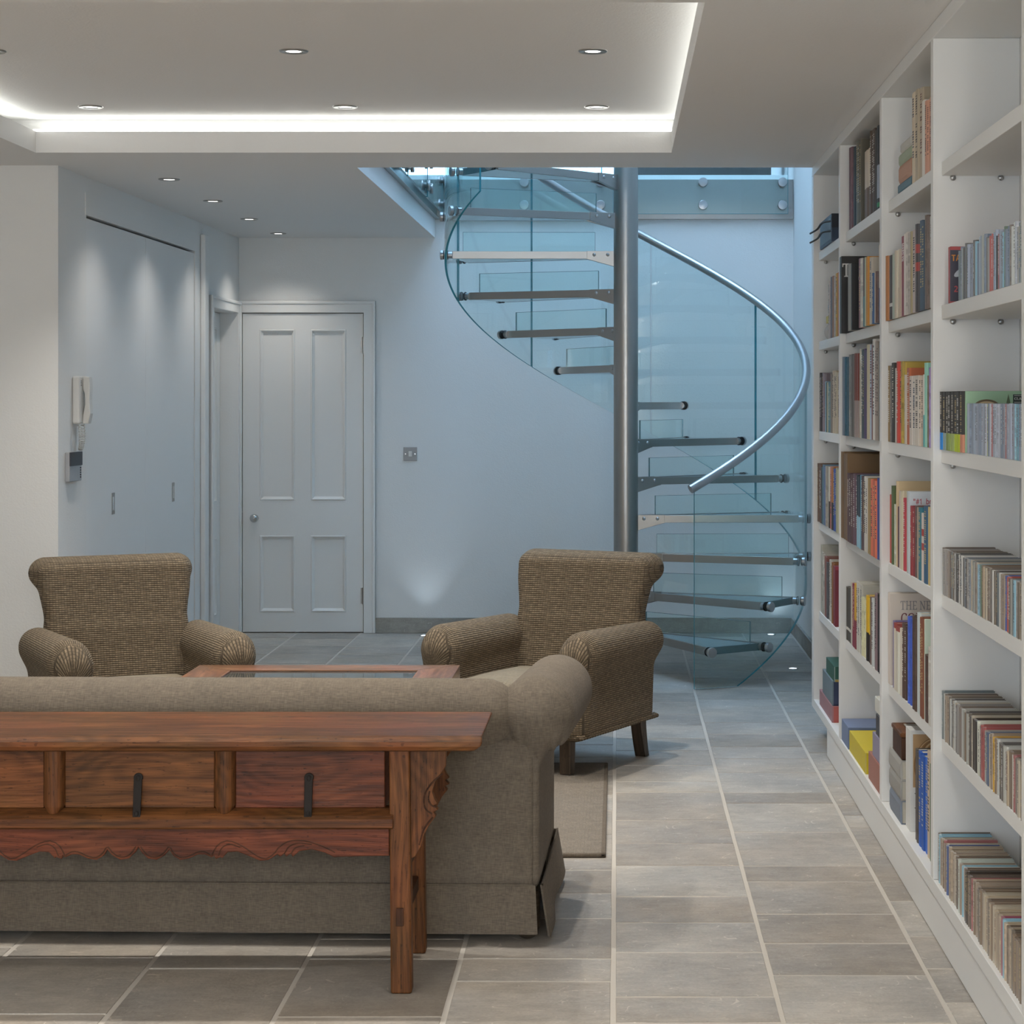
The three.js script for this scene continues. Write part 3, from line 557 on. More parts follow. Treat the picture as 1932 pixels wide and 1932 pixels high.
const printed = std({ map: spineTex, roughness: 0.55 }), pageMat = std({ color: lin(0.60, 0.56, 0.47), roughness: 0.9 });
const caseMat = phys({ map: spineTex, roughness: 0.28, clearcoat: 0.6, clearcoatRoughness: 0.15 });
const uvRect = (geo, x, y, w, h, fn) => { const p = geo.attributes.position, uv = new Float32Array(p.count * 2); for (let i = 0; i < p.count; i++) { const [a, b] = fn(p.getX(i), p.getY(i), p.getZ(i)); uv[2 * i] = (x + 1 + a * (w - 2)) / ATLAS; uv[2 * i + 1] = (y + 2 + b * (h - 4)) / ATLAS; } geo.setAttribute('uv', new THREE.BufferAttribute(uv, 2)); return geo; };
// a book standing with its spine to -x; local z runs along the shelf from the far cover to the near one
function bookShell(t, h, dep, uv, round) {
  const b = Math.min(0.004, t * 0.25), pts = [[dep, 0], [0.006, 0], [0.0015, b * 0.6], [0, t * 0.5 - t * 0.15], [0, t * 0.5 + t * 0.15], [0.0015, t - b * 0.6], [0.006, t], [dep, t], [dep, t - 0.0025], [0.008, t - 0.0025], [0.008, 0.0025], [dep, 0.0025]];
  const g = flat(new THREE.ExtrudeGeometry(new THREE.Shape(pts.map(([x, z]) => new THREE.Vector2(x, z))), { depth: h, bevelEnabled: false }).rotateX(-Math.PI / 2).translate(0, 0, t / 2 * 0));
  g.scale(1, 1, -1); const ps = g.attributes.position.array, ns = g.attributes.normal.array;
  for (let i = 0; i < ps.length; i += 9) for (let k = 0; k < 3; k++) { let s = ps[i + 3 + k]; ps[i + 3 + k] = ps[i + 6 + k]; ps[i + 6 + k] = s; s = ns[i + 3 + k]; ns[i + 3 + k] = ns[i + 6 + k]; ns[i + 6 + k] = s; }
  g.computeVertexNormals();
  return uvRect(g, uv[0], uv[1], STRIP, ROWH, (x, y, z) => [Math.min(1, Math.max(0, z / t)), 1 - y / h]);
}
const ORD = (n) => { const s = n % 100 > 10 && n % 100 < 14 ? 'th' : ['th', 'st', 'nd', 'rd'][n % 10] ?? 'th'; return n + s; };
const SHELFWORD = ['bottom', 'fifth', 'fourth', 'third', 'second', 'top'], BAYWORD = { A: 'first bay from the stairs', B: 'second bay from the stairs', C: 'third bay from the stairs', D: 'bay nearest the viewer' };
function hue(hex) {
  const n = parseInt(hex, 16), r = n >> 16, g = (n >> 8) & 255, b = n & 255, mx = Math.max(r, g, b), mn = Math.min(r, g, b);
  if (mx < 62) return 'black'; if (mx - mn < 22) return mx > 155 ? 'off-white' : mx > 110 ? 'pale grey' : 'dark grey';
  if (r >= g && g >= b) return mx > 160 && mx - mn < 60 ? 'cream' : r - g < 32 ? (mx > 140 ? 'tan' : 'olive brown') : r - g > 70 ? 'orange red' : 'brown';
  if (r >= b && b > g) return 'mauve'; if (b >= g && g >= r) return mx > 120 ? 'blue' : 'dark blue'; if (g >= r) return 'green'; return 'purple';
}
const shade = (hex, k) => { const n = parseInt(hex, 16); return [n >> 16, (n >> 8) & 255, n & 255].map((v) => Math.max(0, Math.min(255, Math.round(v * k))).toString(16).padStart(2, '0')).join(''); };
const BOOK_ROWS = [
  ['B', 5, 888, [[7809, 90, 314, '5c4348', 'w'], [7679, 106, 301, '23313a', 'w'], [7573, 140, 310, '5a5648', 't'], [7333, 166, 241, 'a89c8c', '2:5a4838'], [7163, 131, 293, '4a3c32', 't'], [7032, 46, 279, '2a2826', ''], [6986, 107, 287, '22262c', 'b']]],
  ['A', 4, 888, [[8580, 89, 242, 'a39a96', 't'], [8490, 59, 254, '5c5c64', ''], [8431, 78, 255, '8a6a58', ''], [8353, 68, 249, '98948c', 'w'], [8285, 67, 256, 'a8843c', 't'], [8218, 82, 257, '9a5a34', '']]],
  ['A', 3, 885, [[8928, 141, 255, '3a3030', 't'], [8787, 93, 252, '8a7c80', 't'], [8694, 55, 215, '7c98a8', ''], [8639, 45, 211, '31443c', ''], [8594, 38, 210, 'a09c84', ''], [8556, 95, 212, '50707a', 't'], [8461, 69, 246, '75695e', ''], [8392, 135, 256, 'a59a88', 't'], [8257, 90, 248, 'a49c88', 't'], [8167, 80, 243, '8a7a7a', '']]],
  ['A', 2, 877, [[8928, 171, 253, '5e4534', 't'], [8757, 53, 243, '34484c', ''], [8704, 64, 254, '587080', ''], [8640, 61, 247, '50608a', ''], [8579, 118, 252, '8c8880', 'w'], [8461, 49, 252, 'b0aca0', '2:3a2e28'], [8412, 68, 255, 'a8685c', 't'], [8344, 67, 255, '9a6430', '2:2a2422'], [8277, 103, 251, '2c488e', 't'], [8174, 82, 258, '8d8c74', ''], [8092, 89, 211, '9a9078', '']]],
  ['A', 1, 888, [[8904, 63, 292, '9a988e', ''], [8841, 98, 264, '9c9890', 'w'], [8743, 96, 254, '7a5048', ''], [8647, 101, 236, '4a4c50', 'w'], [8546, 96, 255, 'a8a49c', 't'], [8450, 79, 252, '7a5230', ''], [8371, 82, 244, '6a2c36', '']]],
  ['B', 4, 861, [[7878, 152, 295, '3a3230', 't'], [7610, 112, 249, '7e7a72', ''], [7498, 28, 245, '8c98ac', ''], [7283, 66, 246, '7a565a', 't'], [7217, 60, 242, 'a8a298', 'w'], [7157, 57, 239, '3a2c2c', '2:1e5a66'], [7100, 28, 239, '9aa48e', ''], [7072, 116, 237, 'a87634', ''], [6956, 57, 227, 'a39c90', 't'], [6899, 77, 171, '3e5a80', 't'], [6822, 21, 171, 'b0a898', ''], [6801, 82, 170, '5a4038', 'w'], [6719, 24, 252, 'b2aea4', '2:2c3a66']]],
  ['B', 3, 868, [[7878, 78, 302, '6c7684', ''], [7800, 146, 299, '2c5468', 'w'], [7654, 103, 305, '7a7874', 'w'], [7551, 83, 305, '55524e', ''], [7468, 170, 305, '6a3428', '2:8a7a74'], [7298, 50, 317, 'a6a294', 'w'], [7248, 76, 315, '3a4448', 't'], [7172, 76, 315, '46385a', ''], [7096, 71, 327, 'a89e84', ''], [7025, 73, 325, '94a0ae', 't'], [6952, 22, 323, '5c3236', ''], [6930, 62, 341, 'b4b2ae', 't'], [6868, 91, 332, '8a7e74', 't'], [6777, 81, 328, '3a5054', '']]],
  ['B', 2, 864, [[7878, 225, 330, '6a5236', ''], [7653, 176, 255, '4a3438', 't'], [7477, 104, 259, '5a4650', 't'], [7373, 119, 258, '2a3640', '2:7ca0b0'], [7254, 38, 262, '4a84a0', ''], [7216, 78, 262, '4a3e42', 't'], [7138, 96, 262, 'b2b0aa', 't'], [7042, 84, 259, '8a744c', ''], [6958, 178, 259, 'bc6248', 't'], [6780, 85, 270, '34427e', '']]],
  ['B', 1, 883, [[7878, 157, 203, '3c3832', 'l'], [7721, 51, 232, 'a8a096', ''], [7670, 76, 234, '742e40', 't'], [7594, 60, 241, 'b8902c', '2:74303c'], [7534, 145, 253, 'aeaca4', 't'], [7389, 146, 210, 'b8b694', 'w'], [7243, 105, 230, 'c0981c', '2:1e1614'], [7138, 47, 234, '6a5650', ''], [7091, 91, 235, 'acb0b0', 't'], [7000, 63, 260, '7a666a', 't'], [6937, 137, 264, '242026', 'w']]],
  ['C', 5, 888, [[6141, 186, 271, 'b6a892', 't'], [5949, 57, 220, 'c2beb8', ''], [5892, 123, 212, 'b2846e', 't']]],
  ['C', 4, 873, [[6643, 91, 210, 'a06a3a', ''], [6552, 62, 205, '3e3632', 'l'], [6490, 59, 204, '9ca498', ''], [6431, 107, 211, 'b6ac9a', '2:b6ac9a'], [6324, 45, 209, 'b0a090', ''], [6279, 61, 244, '7a3640', 'M'], [6218, 35, 247, 'c0bab4', ''], [6183, 104, 248, 'b8b0a8', 'w'], [6079, 34, 243, '94886a', ''], [6045, 64, 244, 'a89c98', 't'], [5981, 82, 256, '3e3a3c', 'r'], [5899, 106, 259, '3a4c5e', 't'], [5793, 82, 265, '665850', 'w'], [5711, 74, 255, '94948e', 't']]],
  ['C', 3, 882, [[6643, 49, 246, '80683f', 't'], [6594, 38, 245, '6c6868', 'w'], [6556, 68, 254, '302c2a', 't'], [6488, 52, 236, 'b4b0aa', ''], [6436, 81, 256, 'b2463a', 't'], [6355, 85, 255, '9c863c', 'w'], [6270, 45, 212, 'c0b8ac', ''], [6225, 62, 232, 'a85c3a', 't'], [6163, 61, 207, 'bcb4ac', 't'], [6102, 64, 207, 'c2bcb4', 't'], [6038, 73, 207, 'bab2a8', 't'], [5965, 81, 205, 'c0b2a2', 't'], [5884, 26, 208, 'c4c2bc', '2:2c8c96'], [5858, 43, 241, '86b8a8', ''], [5815, 37, 204, '6e6252', 'w'], [5778, 48, 226, '8e76b0', 'w'], [5730, 49, 221, 'b0745e', '']]],
  ['C', 2, 886, [[6643, 55, 221, 'a24038', ''], [6588, 51, 252, '4a5a38', ''], [6537, 44, 195, 'b0b4a4', 'w'], [6493, 32, 270, 'bca884', ''], [6461, 41, 191, '4e3640', ''], [6420, 37, 243, 'b4a8a0', ''], [6383, 54, 244, 'b8b098', ''], [6329, 91, 225, 'a43c46', 't'], [6238, 24, 249, '9ca4a0', ''], [6214, 48, 250, 'a8b0bc', ''], [6166, 79, 209, '843438', 't'], [6087, 45, 212, '5a4844', 'w'], [6042, 34, 211, '9a8878', ''], [6008, 55, 212, '2e6878', 't'], [5953, 54, 199, 'c0b4ac', 'r'], [5899, 67, 222, '345470', 't'], [5832, 47, 223, 'b4a270', ''], [5785, 79, 235, 'a2a29e', '']]],
  ['C', 1, 883, [[6643, 96, 296, 'bab0a6', 't'], [6547, 26, 215, '6a6488', ''], [6520, 130, 211, 'bcb6a8', 'h'], [6390, 57, 208, 'c0b8ac', ''], [6333, 85, 231, '4e3c36', 't'], [6220, 117, 263, '3c58b4', 'w'], [6103, 83, 278, '43342e', 'w'], [6020, 59, 295, 'b0b8b8', ''], [5961, 79, 288, '744430', 't'], [5866, 64, 191, '48342c', 'w'], [5797, 115, 221, 'b0aca4', 'w']]],
  ['C', 0, 888, [[6271, 172, 307, 'b8b6b0', ''], [6092, 79, 269, '4a4440', 'w'], [6013, 155, 276, '1c4e9c', 't'], [5857, 51, 303, 'b0a08e', 't'], [5806, 47, 274, '2c5430', ''], [5754, 57, 305, '44427a', '']]],
];
// discs in cases in the nearest bay
const GREYS = ['7c7874', '6a6664', '8c8a88', '5a5654', '9a9896', '746a62', '86807a', '60686c', '7a828c', '90908a', '4a4644', 'a2a29e'];
const BLUES = ['7c8696', '8c94a4', '6c7686', '9aa2ae', '747a88', '8a8e9a', 'a4a8b0', '5e6878'];
const BROWNS = ['7c6e62', '6a5c50', '8a7c6e', '5c5048', '948674', '746454', '9c9282', '60564c', 'a2937e'];
function caseRow(shelf, far, near, pal, accents, hMin, hMax, depth, name, x = 0.884) {
  let d = far, n = 0;
  while (d > near + 0.02) {
    const t = Math.min(rr(0.0145, 0.0245), d - near); n++;
    let c = pal[Math.floor(rnd() * pal.length)]; for (const [a, w, cc] of accents) if (d <= a && d > a - w) c = cc;
    if (rnd() < 0.13) c = ['b4b2ae', '2c2a2a', '8c5a5a', '7aa0b0', '5a6a58'][Math.floor(rnd() * 5)];
    const h = rr(hMin, hMax), x0 = x + rr(0, 0.004);
    const m = mk('disc_case', bookShell(t - 0.0009, h, depth, strip(c, rnd() < 0.4 ? 't' : rnd() < 0.3 ? 'w' : '', 1)), caseMat);
    m.position.set(x0, SHELF[shelf], -d + 0.0004);
    tag(m, `${hue(c)} ${name}, ${ORD(n)} from left on the ${SHELFWORD[shelf]} shelf of the nearest bay`, 'CD case', `disc cases on the ${SHELFWORD[shelf]} shelf of the nearest bay`);
    d -= t;
  }
}
caseRow(4, 5.29, 4.36, [...GREYS, ...BLUES], [[4.86, 0.03, '9c4c44'], [4.83, 0.05, '7c8a98'], [4.6, 0.04, 'b6b8b4']], 0.124, 0.141, 0.15, 'slim disc case');
caseRow(3, 5.17, 4.36, BLUES, [[4.9, 0.02, '98984c'], [4.55, 0.02, '303238'], [4.54, 0.03, '5a8494']], 0.124, 0.126, 0.142, 'CD jewel case');
caseRow(2, 5.555, 4.36, [...GREYS, ...BROWNS], [[5.2, 0.02, 'b09a2c'], [5.02, 0.03, '7c9cac'], [4.68, 0.02, '34509a'], [4.65, 0.035, 'a85248']], 0.124, 0.127, 0.142, 'CD jewel case');
caseRow(1, 5.555, 4.36, [...GREYS, ...BROWNS], [[5.1, 0.04, '3a3028'], [5.05, 0.05, 'b2b2a6'], [4.98, 0.05, '8c4a48'], [4.9, 0.03, '4c5c78'], [4.82, 0.03, 'b48c34'], [4.6, 0.04, 'a8a29a']], 0.124, 0.131, 0.142, 'disc case');
caseRow(0, 5.555, 4.36, BROWNS, [[5.42, 0.03, '44547e'], [5.25, 0.05, 'a2a8a0'], [5.12, 0.03, '3a322c'], [4.66, 0.03, '8c4c5c']], 0.126, 0.133, 0.142, 'disc case', 0.872);

// ---------------------------------------------------------------- printed covers that face the viewer
const cov = document.createElement('canvas'); cov.width = 1024; cov.height = 2048; const cx = cov.getContext('2d');
const coverTex = new THREE.CanvasTexture(cov); coverTex.colorSpace = THREE.SRGBColorSpace; coverTex.flipY = false;
const coverMat = std({ map: coverTex, roughness: 0.5 });
let covN = 0;
function cell(hex, draw) { const i = covN++, x = (i % 4) * 256, y = Math.floor(i / 4) * 256; cx.save(); cx.translate(x, y); cx.beginPath(); cx.rect(0, 0, 256, 256); cx.clip(); cx.fillStyle = css(tone(hex)); cx.fillRect(0, 0, 256, 256); draw?.(cx); cx.restore(); return [x, y]; }
// a book or box whose near side (facing +z) carries a printed cover; other faces plain
function coveredBox(w, h, t, uv, plainAt = [0.02, 0.98]) {
  const g = flat(new RoundedBoxGeometry(w, h, t, 1, Math.min(0.0015, t * 0.2)).translate(w / 2, h / 2, t / 2)), p = g.attributes.position, nn = g.attributes.normal, U = new Float32Array(p.count * 2);
  for (let i = 0; i < p.count; i++) { const front = nn.getZ(i) > 0.7, a = front ? p.getX(i) / w : plainAt[0], b = front ? 1 - p.getY(i) / h : plainAt[1]; U[2 * i] = (uv[0] + 2 + a * 252) / 1024; U[2 * i + 1] = (uv[1] + 2 + b * 252) / 2048; }
  g.setAttribute('uv', new THREE.BufferAttribute(U, 2)); return g;
}
function coverBook(label, bay, s, x, dNear, w, h, t, uv, cat = 'book') {
  const b = thing(cat === 'book' ? 'cover_book' : cat.replace(/ /g, '_'), label, cat, [x, SHELF[s], -dNear - t], 0);
  mk('cover', coveredBox(w, h, t, uv), coverMat, b); mk('pages', boxUV(new THREE.BoxGeometry(w - 0.012, h + 0.0004 - 0.008, t - 0.006).translate(w / 2 + 0.004, h / 2, t / 2)), pageMat, b); return b;
}
const serif = (c, txt, x, y, px, col, wt = '') => { c.fillStyle = col; c.font = `${wt} ${px}px serif`; c.textBaseline = 'top'; c.fillText(txt, x, y); };
const sans = (c, txt, x, y, px, col, wt = 'bold') => { c.fillStyle = col; c.font = `${wt} ${px}px sans-serif`; c.textBaseline = 'top'; c.fillText(txt, x, y); };

const COVERS = {
  B43a3230: ['black hardback with a large white title, first book on the second shelf', cell('1e1c1c', (c) => { serif(c, 'TAYLO', 6, 12, 62, '#dcdcd8', 'bold'); c.fillStyle = '#b9805c'; c.fillRect(40, 70, 36, 60); c.beginPath(); c.ellipse(60, 150, 26, 24, 0, 0, 7); c.fill(); c.fillStyle = '#c8c8c4'; c.beginPath(); c.ellipse(66, 214, 22, 16, 0.4, 0, 7); c.fill(); }), 0.2, 60],
  B48c98ac: ['black hardback with pale capital A on its cover, second shelf', cell('121214', (c) => { sans(c, 'A', 70, 84, 46, '#c8c8c8', ''); sans(c, 'De Li', 30, 50, 16, '#8c8c8c', ''); c.fillStyle = '#777'; for (const y of [122, 214, 232]) c.fillRect(36, y, 120, 4); }), 0.2],
  C2a8b0bc: ['white paperback with a red line of print along the top of its cover', cell('b4bac0', (c) => { c.fillStyle = '#b0505a'; c.font = 'bold 21px monospace'; c.textBaseline = 'top'; c.fillText('"#1 book of th', 14, 20); }), 0.2, 40],
  C1bab0a6: ['large pale hardback with a two-line serif title on its cover', cell('bab0a6', (c) => { serif(c, 'THE NEW ILL', 42, 17, 32, '#8f8c8c'); serif(c, 'COMPANI', 42, 47, 43, '#6c3034'); }), 0.212, 50],
  C0b8b6b0: ['tall white hardback with a marbled picture and black initials on its cover', cell('bcbcba', (c) => { c.fillStyle = '#b9966c'; c.fillRect(14, 12, 240, 132); for (let i = 0; i < 26; i++) { c.strokeStyle = ['#8f6a44', '#d6b98e', '#a57c50'][i % 3]; c.lineWidth = 5; c.beginPath(); c.ellipse(110 + i * 2, 90 + i * 3, 90 - i * 3, 70 - i * 2, i * 0.2, 0, 7); c.stroke(); } c.fillStyle = css(tone('bcbcba')); c.fillRect(0, 146, 256, 110); serif(c, 'W', 20, 150, 40, '#3a3a3e'); serif(c, 'W', 20, 186, 40, '#3a3a3e'); }), 0.2, 90],
  A16a2c36: ['book with a black and crimson cover standing proud of the fifth shelf', cell('6c2430', (c) => { c.fillStyle = '#2e2428'; c.fillRect(20, 20, 236, 120); c.fillStyle = '#a83c50'; c.fillRect(0, 0, 60, 16); }), 0.215],
};
for (const [bay, s, xs, list] of BOOK_ROWS) {
  let n = 0;
  for (const [d0, t0, h0, c0, st] of list) {
    const special = COVERS[bay + s + c0];
    if (special) { n++; const [label, uv, w, tt] = special; coverBook(label, bay, s, xs / 1000 + 0.001, (d0 - (tt ?? t0)) / 1000 + 0.001, Math.min(w, BACKX - xs / 1000 - 0.005), h0 / 1000, (tt ?? t0) / 1000 - 0.002, uv); continue; }
    const parts = t0 > 75 ? Math.min(3, Math.round(t0 / 46)) : 1;
    for (let q = 0; q < parts; q++) {
      n++;
      const t = t0 / 1000 / parts - 0.0012, h = (h0 - (q ? rr(0, 6) : 0)) / 1000, x = xs / 1000 + (q ? rr(0, 0.006) : rr(0, 0.003)), col = q ? shade(c0, rr(0.85, 1.12)) : c0;
      const dep = Math.min(BACKX - x - 0.004, h * rr(0.68, 0.8));
      const far = d0 / 1000 - q * t0 / 1000 / parts;
      const b = thing('book', `${h > 0.28 ? 'tall ' : ''}${hue(col)} book, ${ORD(n)} from left on the ${SHELFWORD[s]} shelf, ${BAYWORD[bay]}`, 'book', [x, SHELF[s], -far + 0.0006], 0, `upright books on the ${SHELFWORD[s]} shelf of ${BAYWORD[bay]}`);
      const words = c0 === '4a3438' && !q ? 'Human Grounds' : undefined;
      mk('cover', bookShell(t, h, dep, strip(col, st, 1, words)), printed, b);
      mk('pages', boxUV(new THREE.BoxGeometry(dep - 0.012, h - 0.006, t - 0.0052).translate(0.008 + (dep - 0.012) / 2, h / 2, t / 2)), pageMat, b);
    }
  }
}

// the pale green cover beside the brown spines on the fifth shelf
coverBook('pale green hardback with a yellow capital on its cover, fifth shelf', 'C', 1, 0.887, 5.868, 0.2, 0.29, 0.012, cell('b4c0b0', (c) => { sans(c, 'H', 34, 30, 62, '#2c2c20'); sans(c, 'H', 32, 28, 62, '#d8d020'); c.fillStyle = '#202020'; c.font = 'italic bold 30px serif'; c.fillText('in', 44, 104); }));
coverBook('green boxed set with an oval picture, showing above the CD cases', 'D', 3, 0.886, 5.178, 0.165, 0.157, 0.01, cell('86a488', (c) => { c.fillStyle = '#6a5a40'; c.beginPath(); c.ellipse(84, 70, 52, 34, 0, 0, 7); c.fill(); c.fillStyle = '#c8b490'; c.beginPath(); c.ellipse(84, 74, 46, 30, 0, 0, 7); c.fill(); c.fillStyle = '#5a6c50'; c.beginPath(); c.moveTo(156, 70); c.lineTo(168, 14); c.lineTo(180, 70); c.fill(); c.fillStyle = '#22302c'; c.fillRect(186, 16, 62, 38); c.fillStyle = '#e8e8e4'; c.fillRect(190, 20, 54, 2); c.fillRect(190, 47, 54, 2); serif(c, 'CLASSIC', 190, 25, 14, '#e8e8e4', 'bold'); }));
coverBook('red-edged disc box with a space picture, first on the second shelf of the nearest bay', 'D', 4, 0.888, 5.43, 0.135, 0.151, 0.03, cell('3c3a46', (c) => { c.fillStyle = '#b04c4c'; c.fillRect(0, 0, 256, 18); c.fillRect(0, 246, 256, 10); sans(c, 'TALES', 8, 30, 40, '#d88a3c'); c.fillStyle = '#c8ccd4'; c.beginPath(); c.ellipse(66, 110, 50, 16, -0.5, 0, 7); c.fill(); c.fillStyle = '#d09a50'; c.beginPath(); c.ellipse(110, 96, 40, 22, -1, 0, 7); c.fill(); sans(c, '2', 20, 168, 40, '#c85a5c'); }));
// eight black volumes with coloured feet at the start of the CD shelf
['1c78c4', '7a8c8c', '6c7a3c', '7c8c4c', '8a985c', 'a0b020', '98a81c', 'b07860'].forEach((c, i) => {
  const t = 0.0445, m = thing('disc_volume', `black volume with a ${['blue', 'grey', 'olive', 'moss green', 'sage green', 'lime', 'yellow-green', 'salmon'][i]} foot at the start of the CD shelf`, 'book', [0.879 + 0.001 * (i % 3), SHELF[3], -5.556 + i * (t + 0.0008)], 0, 'black volumes with coloured feet');
  mk('cover', bookShell(t, 0.157 - (i === 0 ? 0 : 0.001 * (i % 2)), 0.14, (() => { const u = strip('2a2826', 't', 1); ax.fillStyle = css(tone(c)); ax.fillRect(u[0], u[1] + 180, STRIP, 76); return u; })()), printed, m);
});

// ---------------------------------------------------------------- boxes, stacks and oddments on the shelves
function gameBox(label, x, s, dFar, dNear, h, dep, hex, uvNear, y = SHELF[s], cat = 'box', nm = 'game_box', grp) {
  const b = thing(nm, label, cat, [x, y, -dFar], 0, grp), w = dep, t = dFar - dNear;
  mk('lid', coveredBox(w, h, t, uvNear, [0.02, 0.5]), coverMat, b);
  mk('base_tray', boxUV(new THREE.BoxGeometry(w - 0.005, 0.004, t - 0.005).translate(w / 2, 0.0035, t / 2)), std({ color: lin(...tone(hex, 0.8).map((v) => s2l(v / 255))), roughness: 0.7 }), b);
  return b;
}
gameBox('long red game box with a white logo, bottom of the stack by the stairs', 0.874, 0, 8.78, 8.275, 0.066, 0.222, '9a6a68', cell('8c6468', (c) => { c.fillStyle = '#b85c54'; c.fillRect(10, 0, 246, 256); c.strokeStyle = '#e0d8cc'; c.lineWidth = 14; c.strokeRect(50, 60, 110, 110); c.fillStyle = '#e0d8cc'; c.fillRect(84, 96, 76, 14); c.fillRect(110, 110, 14, 40); c.fillStyle = '#70a8b4'; c.fillRect(44, 196, 212, 40); }));
gameBox('navy game box with a yellow framed letter, middle of the stack by the stairs', 0.877, 0, 8.68, 8.29, 0.1, 0.22, '5a6a70', cell('5c6a72', (c) => { c.fillStyle = '#2c3656'; c.fillRect(8, 0, 248, 256); c.strokeStyle = '#d0c43c'; c.lineWidth = 7; c.strokeRect(60, 36, 230, 180); serif(c, 'N', 96, 64, 96, '#d8cc4c'); }), SHELF[0] + 0.0665);
gameBox('green and grey game box on top of the stack by the stairs', 0.882, 0, 8.58, 8.26, 0.062, 0.215, '808886', cell('7e8884', (c) => { c.fillStyle = '#27584a'; c.fillRect(6, 0, 250, 210); c.fillStyle = '#b09240'; c.fillRect(6, 216, 250, 36); serif(c, 'A', 110, 92, 84, '#d8dcd4', 'bold'); }), SHELF[0] + 0.167);
gameBox('bright yellow game box with a map lid on the bottom shelf', 0.87, 0, 7.62, 7.13, 0.075, 0.225, 'b8a41c', cell('a89a58', (c) => { c.fillStyle = '#d0bc10'; c.fillRect(6, 0, 250, 256); c.fillStyle = '#8a7c14'; for (let i = 0; i < 5; i++) c.fillRect(150 + i * 10, 60 + i * 8, 3, 130 - i * 10); }));
gameBox('blue edged puzzle box behind the yellow game box', 0.868, 0, 7.86, 7.64, 0.082, 0.225, '5a6684', cell('5c6a88'));
gameBox('brick red game box, lowest of the pile by the next upright', 0.872, 0, 7.06, 6.72, 0.095, 0.222, '8a5a50', cell('8c5c50', (c) => { c.fillStyle = '#5a6a88'; c.fillRect(60, 60, 60, 120); c.fillStyle = '#c88a5c'; c.fillRect(140, 30, 50, 190); }));
gameBox('lilac grey game box resting on the brick red one', 0.876, 0, 6.98, 6.72, 0.08, 0.218, '7a7488', cell('7c768a', (c) => { c.fillStyle = '#90685a'; c.fillRect(40, 80, 150, 60); }), SHELF[0] + 0.0955);
gameBox('narrow black game box resting on the lilac one', 0.88, 0, 6.92, 6.72, 0.07, 0.21, '34343a', cell('36363c', (c) => { c.fillStyle = '#8a4c44'; c.fillRect(60, 120, 120, 80); }), SHELF[0] + 0.176);
gameBox('white electronic gadget box on top of the game pile', 0.884, 0, 6.98, 6.72, 0.05, 0.2, 'b0b0aa', cell('b4b4ae', (c) => { c.fillStyle = '#2a2a2a'; c.fillRect(60, 70, 40, 50); c.fillRect(60, 150, 40, 50); }), SHELF[0] + 0.2465);
{ // navy case with carrying straps on the top shelf by the stairs
  const t = thing('strapped_case', 'navy box file with dark ribbon straps on the top shelf by the stairs', 'case', [0.878, SHELF[5], -8.8]);
  mk('body', coveredBox(0.2, 0.115, 0.47, cell('24303e', (c) => { c.fillStyle = '#16202c'; c.fillRect(0, 0, 256, 128); c.fillStyle = '#2c3e58'; c.fillRect(0, 150, 256, 106); }), [0.5, 0.9]), coverMat, t);
  mk('front_label', rbox(-0.0015, 0.001, 0.012, 0.1, 0.02, 0.45, 0.0008, 1), std({ color: lin(0.16, 0.24, 0.32), roughness: 0.6 }), t);
  for (const y of [0.045, 0.085]) { const p = [V(0.002, y, 0.46), V(-0.02, y + 0.006, 0.3), V(-0.024, y - 0.006, 0.12), V(-0.04, y - 0.012, -0.02)]; mk('strap', boxUV(tube(p, 0.0045, 24, 6)), M.dark, t); }
}
{ // little things at the start of the second shelf by the stairs
  const paper = std({ color: lin(0.52, 0.46, 0.40), roughness: 0.9 });
  const roll = thing('paper_roll', 'beige paper roll lying at the start of the second shelf by the stairs', 'roll', [0.93, SHELF[4] + 0.036, -8.78]);
  mk('sheet', boxUV(lathe([[0.03, 0], [0.035, 0], [0.036, 0.003], [0.036, 0.147], [0.035, 0.15], [0.03, 0.15], [0.03, 0]], 26).rotateX(Math.PI / 2)), paper, roll);
  mk('core', boxUV(cyl(0.029, 0.029, 0.14, 18).rotateX(Math.PI / 2).translate(0, 0, 0.075)), M.dark, roll);
  gameBox('small yellow tin on the beige paper roll', 0.9, 4, 8.76, 8.65, 0.03, 0.07, 'a8923c', cell('ac963c'), SHELF[4] + 0.0725, 'tin', 'small_tin');
  const cup = thing('blue_cup', 'small blue cup standing on the yellow tin', 'cup', [0.935, SHELF[4] + 0.103, -8.71]);
  mk('bowl', boxUV(lathe([[0, 0.002], [0.022, 0], [0.03, 0.012], [0.032, 0.045], [0.029, 0.045], [0.027, 0.014], [0, 0.008]], 26)), std({ color: lin(0.14, 0.28, 0.40), roughness: 0.3 }), cup);
  mk('foot_ring', boxUV(new THREE.TorusGeometry(0.02, 0.002, 6, 20).rotateX(Math.PI / 2).translate(0, 0.0015, 0)), M.plastic, cup);
}
